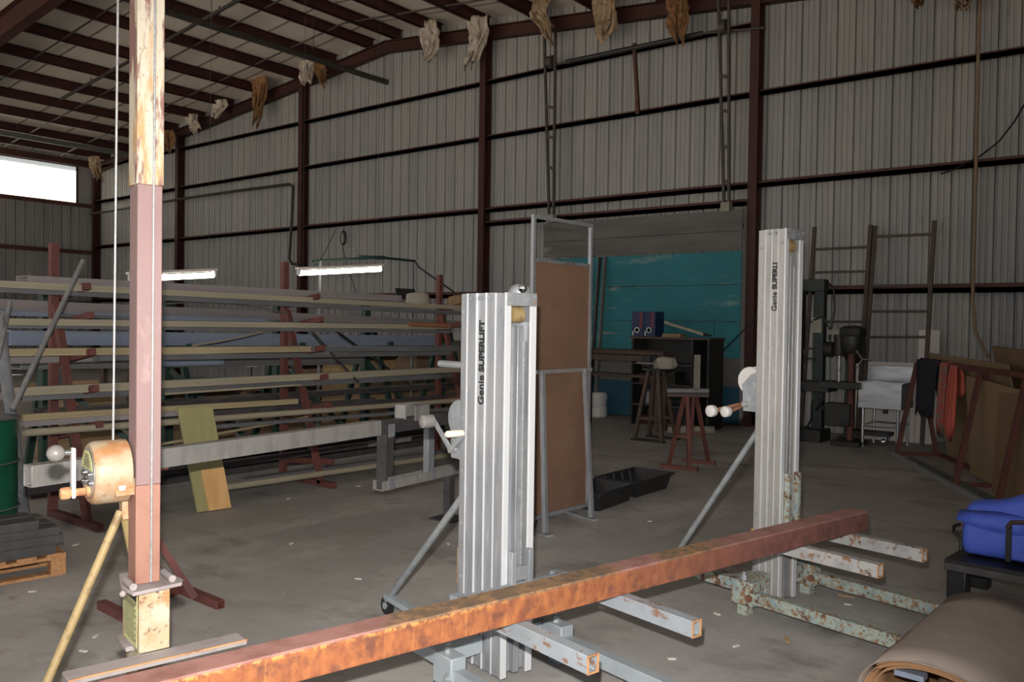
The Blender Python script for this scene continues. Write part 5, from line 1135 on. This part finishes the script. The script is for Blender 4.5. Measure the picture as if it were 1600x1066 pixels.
for xx in (a.x+.05, b.x-.05):
    for yy in (sy_+.05, sy_+dp-.05):
        q = MB(); q.cyl((xx,yy,.01), (xx,yy,zb_s), .017, n=10); q.cyl((xx,yy,0), (xx,yy,.012), .03, n=10); q.build('leg', M['stain'], t)
    q = MB(); q.cyl((xx,sy_+.05,.28), (xx,sy_+dp-.05,.28), .012, n=8); q.build('cross_rail', M['stain'], t)
for yy in (sy_+.05, sy_+dp-.05):
    q = MB(); q.cyl((a.x+.05,yy,.28), (b.x-.05,yy,.28), .012, n=8); q.build('cross_rail', M['stain'], t)
q = MB(); q.cyl((a.x+w_/2,sy_+.3,zb_s-.08), (a.x+w_/2,sy_+.3,zb_s), .03, n=10); q.build('drain', M['blkm'], t)
# grey sheet behind the sink, and the tall pale board
q = MB(); p = oy(1365,565,D-.10); q.pbox((oy(1330,565,D-.3).x, D-.34, 0), (oy(1432,565,D-.3).x-oy(1330,565,D-.3).x,0,0), (0,.015,0), (0,.12,1.06)); tag(q.build('grey_sheet', M['offwhite'], loc=(p.x, D-.3, 0)), 'low pale grey sheet leaning on the wall behind the sink', 'sheet')
q = MB(); p0, p1 = oz(1437,692,0), oz(1467,691,0); p1.y = p0.y; zt_p = oy(1450,516,p0.y+.1).z; xx0 = oy(1433,600,p0.y).x; xx1 = oy(1466,600,p0.y).x
q.pbox((xx0, p0.y-.08, 0), (xx1-xx0,0,0), (0,.02,0), (0,.12,zt_p)); tag(q.build('pale_board', M['offwhite'], loc=(xx0, p0.y, 0), bev=.002), 'tall narrow off-white board leaning upright between sink and panel rack', 'board')

# panel rack
ra = V((-2.33, 10.85, 0)); rb = V((-.55, 7.55, 0)); rd = (rb-ra).normalized(); rn = V((-rd.y, rd.x, 0)); rn = rn if rn.x > 0 else -rn
hr = 1.13; Lr = (rb-ra).length
t = thing('panel_rack', 'dark red A-frame rack holding leaning sheets by the wall', 'rack', tuple(ra))
q = MB(); q.bar(ra+Z*hr, rb+Z*hr, .05, .05); q.build('top_rail', M['redsteel'], t)
for k in (0, .53, .80, 1.0):
    c_ = ra+rd*Lr*k
    for sgn in (-1, 1):
        q = MB(); q.bar(c_+Z*(hr-.02)+rn*sgn*.02, c_+rn*sgn*.22+Z*.03, .045, .04, up=rd); q.build('leg', M['redsteel'], t)
    q = MB(); q.bar(c_-rn*.26+Z*.02, c_+rn*.26+Z*.02, .04, .04); q.build('tie', M['redsteel'], t)
q = MB(); q.bar(ra-rn*.27+Z*.02, rb-rn*.27+Z*.02, .045, .04); q.build('floor_rail', M['galv'], t)
q = MB(); q.bar(ra+rn*.27+Z*.02, rb+rn*.27+Z*.02, .045, .04); q.build('floor_rail', M['redsteel'], t)
def leanpanel(k0, k1, foot, top, h0, h1, mat, lab, th=.018):
    a = ra+rd*Lr*k0+rn*foot+Z*.045; b = ra+rd*Lr*k1+rn*foot+Z*.045
    a1 = ra+rd*Lr*k0+rn*top+Z*h0; b1 = ra+rd*Lr*k1+rn*top+Z*h1; q = MB(); nv = (b-a).cross(a1-a).normalized()
    q.prism([a, b, b1, a1], nv*th); return tag(q.build('plywood_sheet', M[mat], loc=(a+b)/2), lab, 'panel', 'sheets on the panel rack')
leanpanel(.02,.62,.34,.10,1.24,1.20,'ply2','tan sheet leaning on the far side of the panel rack showing above the rail')
leanpanel(.45,1.0,.48,.20,1.36,1.30,'ply','taller brown sheet behind the tan sheet on the panel rack')
leanpanel(.40,.86,.10,.03,1.05,.98,'ply2','tan sheet standing between the legs of the panel rack')
leanpanel(.66,1.02,-.06,-.015,.95,1.0,'ply','brown sheet propped at the end of the panel rack beyond the blue bag')
q = MB(); c_ = ra+rd*Lr*.62+rn*.22+Z*1.33; e_ = c_-rd*.9+V((0,0,.06)); 
def cloth(k0, k1, drop_f, drop_b, mat, name, lab, cat, seed):
    rnd = random.Random(seed); n = 9; rows = []; q = MB(); vs = []
    prof = [(-.035-.02*i/6, -drop_f*i/6) for i in range(6, -1, -1)]+[(0,.035)]+[(.035+.01*i/4, -drop_b*i/4) for i in range(1, 5)]
    for j, (o_, z_) in enumerate(prof):
        for i in range(n):
            k = k0+(k1-k0)*i/(n-1); f_ = math.sin(i*1.9+seed)*.018*min(1, abs(z_)*4); zz = z_*(1+.10*math.sin(i*2.3+seed))
            vs.append(ra+rd*Lr*k+rn*(o_+f_)+Z*(hr+zz))
    m_ = len(prof); fs = [(j*n+i, j*n+i+1, (j+1)*n+i+1, (j+1)*n+i) for j in range(m_-1) for i in range(n-1)]
    q.add(vs, fs); o = q.build(name, M[mat], loc=ra+Z*hr, ang=180); sm = o.modifiers.new('s', 'SOLIDIFY'); sm.thickness = .012
    return tag(o, lab, cat)
cloth(.02, .21, .58, .30, 'navy', 'navy_jacket', 'dark navy jacket draped over the end of the panel rack rail', 'jacket', 1)
cloth(.235, .30, .70, .3, 'scarf', 'patterned_scarf', 'patterned red and grey scarf hanging from the panel rack rail', 'scarf', 2)
cloth(.31, .365, .72, .3, 'coral', 'coral_scarf', 'plain coral scarf hanging next to the patterned one', 'scarf', 5)
q = MB(); q.rtube(oz(1422,716,.02), oz(1560,785,.02), .05, .035, .004); tag(q.build('floor_channel', M['tealbar'], loc=oz(1422,716,0)), 'grey green steel channel lying on the floor along the panel rack', 'channel')

# black bench platform with the blue tool bag
cl = oz(1498,945,0); cdir = (oz(1600,890,.24)-oz(1482,868,.24)); cdir.z = 0; cdir.normalize(); cn = V((-cdir.y, cdir.x, 0))
tl = oz(1476,872,.255); tl.z = 0
t = thing('low_platform', 'low black flat platform under the blue tool bag', 'platform', tuple(tl))
q = MB(); q.pbox(tl+Z*.205, cdir*1.0, cn*.55, Z*.05); q.build('deck', M['blk'], t, bev=.006)
q = MB(); q.pbox(tl-cn*.012+Z*.195, cdir*1.0, cn*.014, Z*.04); q.build('deck_edge', M['steeldk'], t, bev=.003)
for a_, b_ in ((0.005,.02),(.90,.02),(.005,.44),(.90,.44)):
    q = MB(); q.pbox(tl+cdir*a_+cn*b_, cdir*.10, cn*.09, Z*.205); q.build('leg', M['blk'], t, bev=.01)
bg = tl+cdir*.035+cn*.10; bw, bd, bh = .66, .32, .30; zb_ = .255
t = thing('tool_bag', 'bright blue nylon tool bag with black straps on the low platform', 'bag', tuple(bg+Z*zb_))
def bpnt(u_, v_, h_): return bg+cdir*u_*bw+cn*v_*bd+Z*(zb_+h_)
nu, nv = 12, 12; q = MB(); vs = []
for i in range(nu+1):
    u_ = i/nu; ends = min(1, (min(u_, 1-u_)*9+.55)); hh2 = bh*(1.0+.42*math.exp(-((u_-.66)/.30)**2))
    for k in range(nv):
        a_ = 2*PI*k/nv; ca, sa = math.cos(a_), math.sin(a_); ca = math.copysign(abs(ca)**.42, ca); sa = math.copysign(abs(sa)**.42, sa)
        taper = 1-.38*max(0, sa)
        wob = 1+.03*math.sin(i*2.1+k*1.3)
        vs.append(bpnt(u_, .5+.5*ca*taper*wob, max(0, hh2*(.5+.5*sa)*(.8+.2*ends))))
fs = [(i*nv+k, i*nv+(k+1) % nv, (i+1)*nv+(k+1) % nv, (i+1)*nv+k) for i in range(nu) for k in range(nv)]+[tuple(range(nv-1,-1,-1)), tuple(range(nu*nv, (nu+1)*nv))]
q.add(vs, fs); o = q.build('bag_body', M['bag'], t, ang=70); o.modifiers.new('s', 'SUBSURF').render_levels = 2
q = MB(); vs = []
cols_ = [(-.01,.205,.25),(.12,.185,.26),(.25,.172,.268),(.38,.165,.272),(.52,.175,.276)]
for u_, lo_, hi_ in cols_: vs += [bpnt(u_,.14,hi_), bpnt(u_,.0,hi_-.03), bpnt(u_,-.045,lo_)]
q.add(vs, [(i*3+j, (i+1)*3+j, (i+1)*3+j+1, i*3+j+1) for i in range(4) for j in range(2)]); o = q.build('flap', M['bag'], t, ang=80); o.modifiers.new('s', 'SOLIDIFY').thickness = .012
q = MB(); q.pbox(bpnt(.38,-.035,.03), cdir*.21, cn*.03, Z*.17); q.build('front_pocket', M['bag'], t, bev=.012)
for u_, l_, h_ in ((.36,.035,.02),(.71,.035,.02)):
    q = MB(); q.pbox(bpnt(u_,-.06,h_), cdir*.028, cn*.02, Z*.19); q.build('strap', M['blk'], t, bev=.003)
q = MB(); q.pipe([bpnt(.37,-.06,.20), bpnt(.40,-.07,.235), bpnt(.48,-.09,.245), bpnt(.60,-.09,.243), bpnt(.69,-.07,.235), bpnt(.725,-.06,.20)], .012, 8); q.build('handle', M['rackbrown'], t)
q = MB(); q.pipe([bpnt(.0,.1,.17), bpnt(-.05,.15,.15), bpnt(-.06,.2,.12), bpnt(-.01,.25,.08), bpnt(.0,.2,.02)], .010, 8); q.build('end_strap', M['blk'], t)
q = MB(); q.pipe([bpnt(.45,.5,.29), bpnt(.46,.25,.28), bpnt(.47,.1,.2), bpnt(.72,.0,.16)], .006, 6); q.build('zip', M['blk'], t)

# roll of brown paper
PLf, PLn = oz(1462,968,.16), oz(1338,1080,.16); dr = (PLf-PLn).normalized(); ax2 = V((dr.y,-dr.x,0)); RA, RB = .27, .165
if ax2.x < 0: ax2 = -ax2
rf = PLf+ax2*RA; rn0 = PLn+ax2*RA; rf.z = rn0.z = RB
t = thing('paper_roll', 'big sagging roll of dusty brown kraft paper lying on the floor', 'roll', (rn0.x, rn0.y, 0))
def rollring(p, k, a_, shift=0):
    c_, s_ = math.cos(a_), math.sin(a_)
    return p+ax2*(c_*RA*k - .10*RA*max(0, s_))+Z*(s_*RB*k)
def rollskin(p0, p1, k0, k1, turns, n=90):
    q = MB(); vs = []; cols = 7
    for j in range(cols):
        p = p0.lerp(p1, j/(cols-1))
        for i in range(n+1):
            f_ = i/n; a_ = 2.4-2*PI*turns*f_; kk = k0+(k1-k0)*f_+.012*math.sin(j*2.3+i*.21)+.006*math.sin(j*1.1-i*.5); vs.append(rollring(p, kk, a_))
    q.add(vs, [(j*(n+1)+i, j*(n+1)+i+1, (j+1)*(n+1)+i+1, (j+1)*(n+1)+i) for j in range(cols-1) for i in range(n)]); return q
o = rollskin(rn0, rf, 1.0, .97, 1.3).build('paper_wrap', M['kraft'], t, ang=180); o.modifiers.new('s', 'SOLIDIFY').thickness = .002
o = rollskin(rn0+dr*.012, rf-dr*.01, .95, .80, 3.3, 160).build('inner_layers', M['kraft2'], t, ang=180); o.modifiers.new('s', 'SOLIDIFY').thickness = .002
q = MB(); q.tube(rn0+dr*.02, rn0+dr*.5, .06, .008, 20); q.build('core', M['card'], t)
q = MB(); q.cbox(rn0+dr*.06+Z*.09-ax2*.10, ax2*.10, dr*.05, Z*.02); q.build('blue_tape', M['bluegrey'], t)
q = MB(); lv = []
for j, p in enumerate((rn0-dr*.12, rn0+dr*.46)):
    for i in range(7):
        kk = i/6; lv.append(V((p.x,p.y,0))-ax2*(RA*.55+(.24-.20*j)*kk)+Z*(.012+.03*math.sin(PI*kk)))
q.add(lv, [(i, i+1, 8+i, 7+i) for i in range(6)]); o = q.build('loose_end', M['kraft2'], t, ang=180); o.modifiers.new('s', 'SOLIDIFY').thickness = .003
# litter on the floor
LIT = [(1322,932,'woodscrap'),(1290,867,'woodscrap'),(130,1018,'dust'),(455,850,'dust'),(560,760,'dust'),(150,995,'dust'),(50,925,'dust'),(700,850,'dust'),(1015,815,'dust'),(1120,960,'dust'),(1150,1010,'dust'),(940,950,'dust'),(450,780,'dust'),(1325,945,'dust'),(118,852,'dust'),(560,905,'dust'),(1230,1000,'woodscrap'),(1050,1030,'dust')]
for i, (x, y, mt) in enumerate(LIT):
    p = oz(x, y, 0); a_ = i*1.7; d_ = V((math.cos(a_), math.sin(a_), 0)); e_ = V((-d_.y, d_.x, 0)); L_ = .045 if mt == 'woodscrap' else .022
    q = MB(); q.prism([p-d_*L_-e_*.006, p-d_*L_*.2-e_*.010, p+d_*L_-e_*.003, p+d_*L_*.8+e_*.008, p-d_*L_*.7+e_*.009], Z*.005)
    tag(q.build('litter_scrap', M[mt], loc=p), 'tiny tan wood chip lying on the open concrete floor' if mt == 'woodscrap' else 'tiny white paper scrap lying on the open concrete floor', 'litter', 'wood chips on the floor' if mt == 'woodscrap' else 'white scraps on the floor')

for o in bpy.data.objects:
    if '_o' in o: del o['_o']
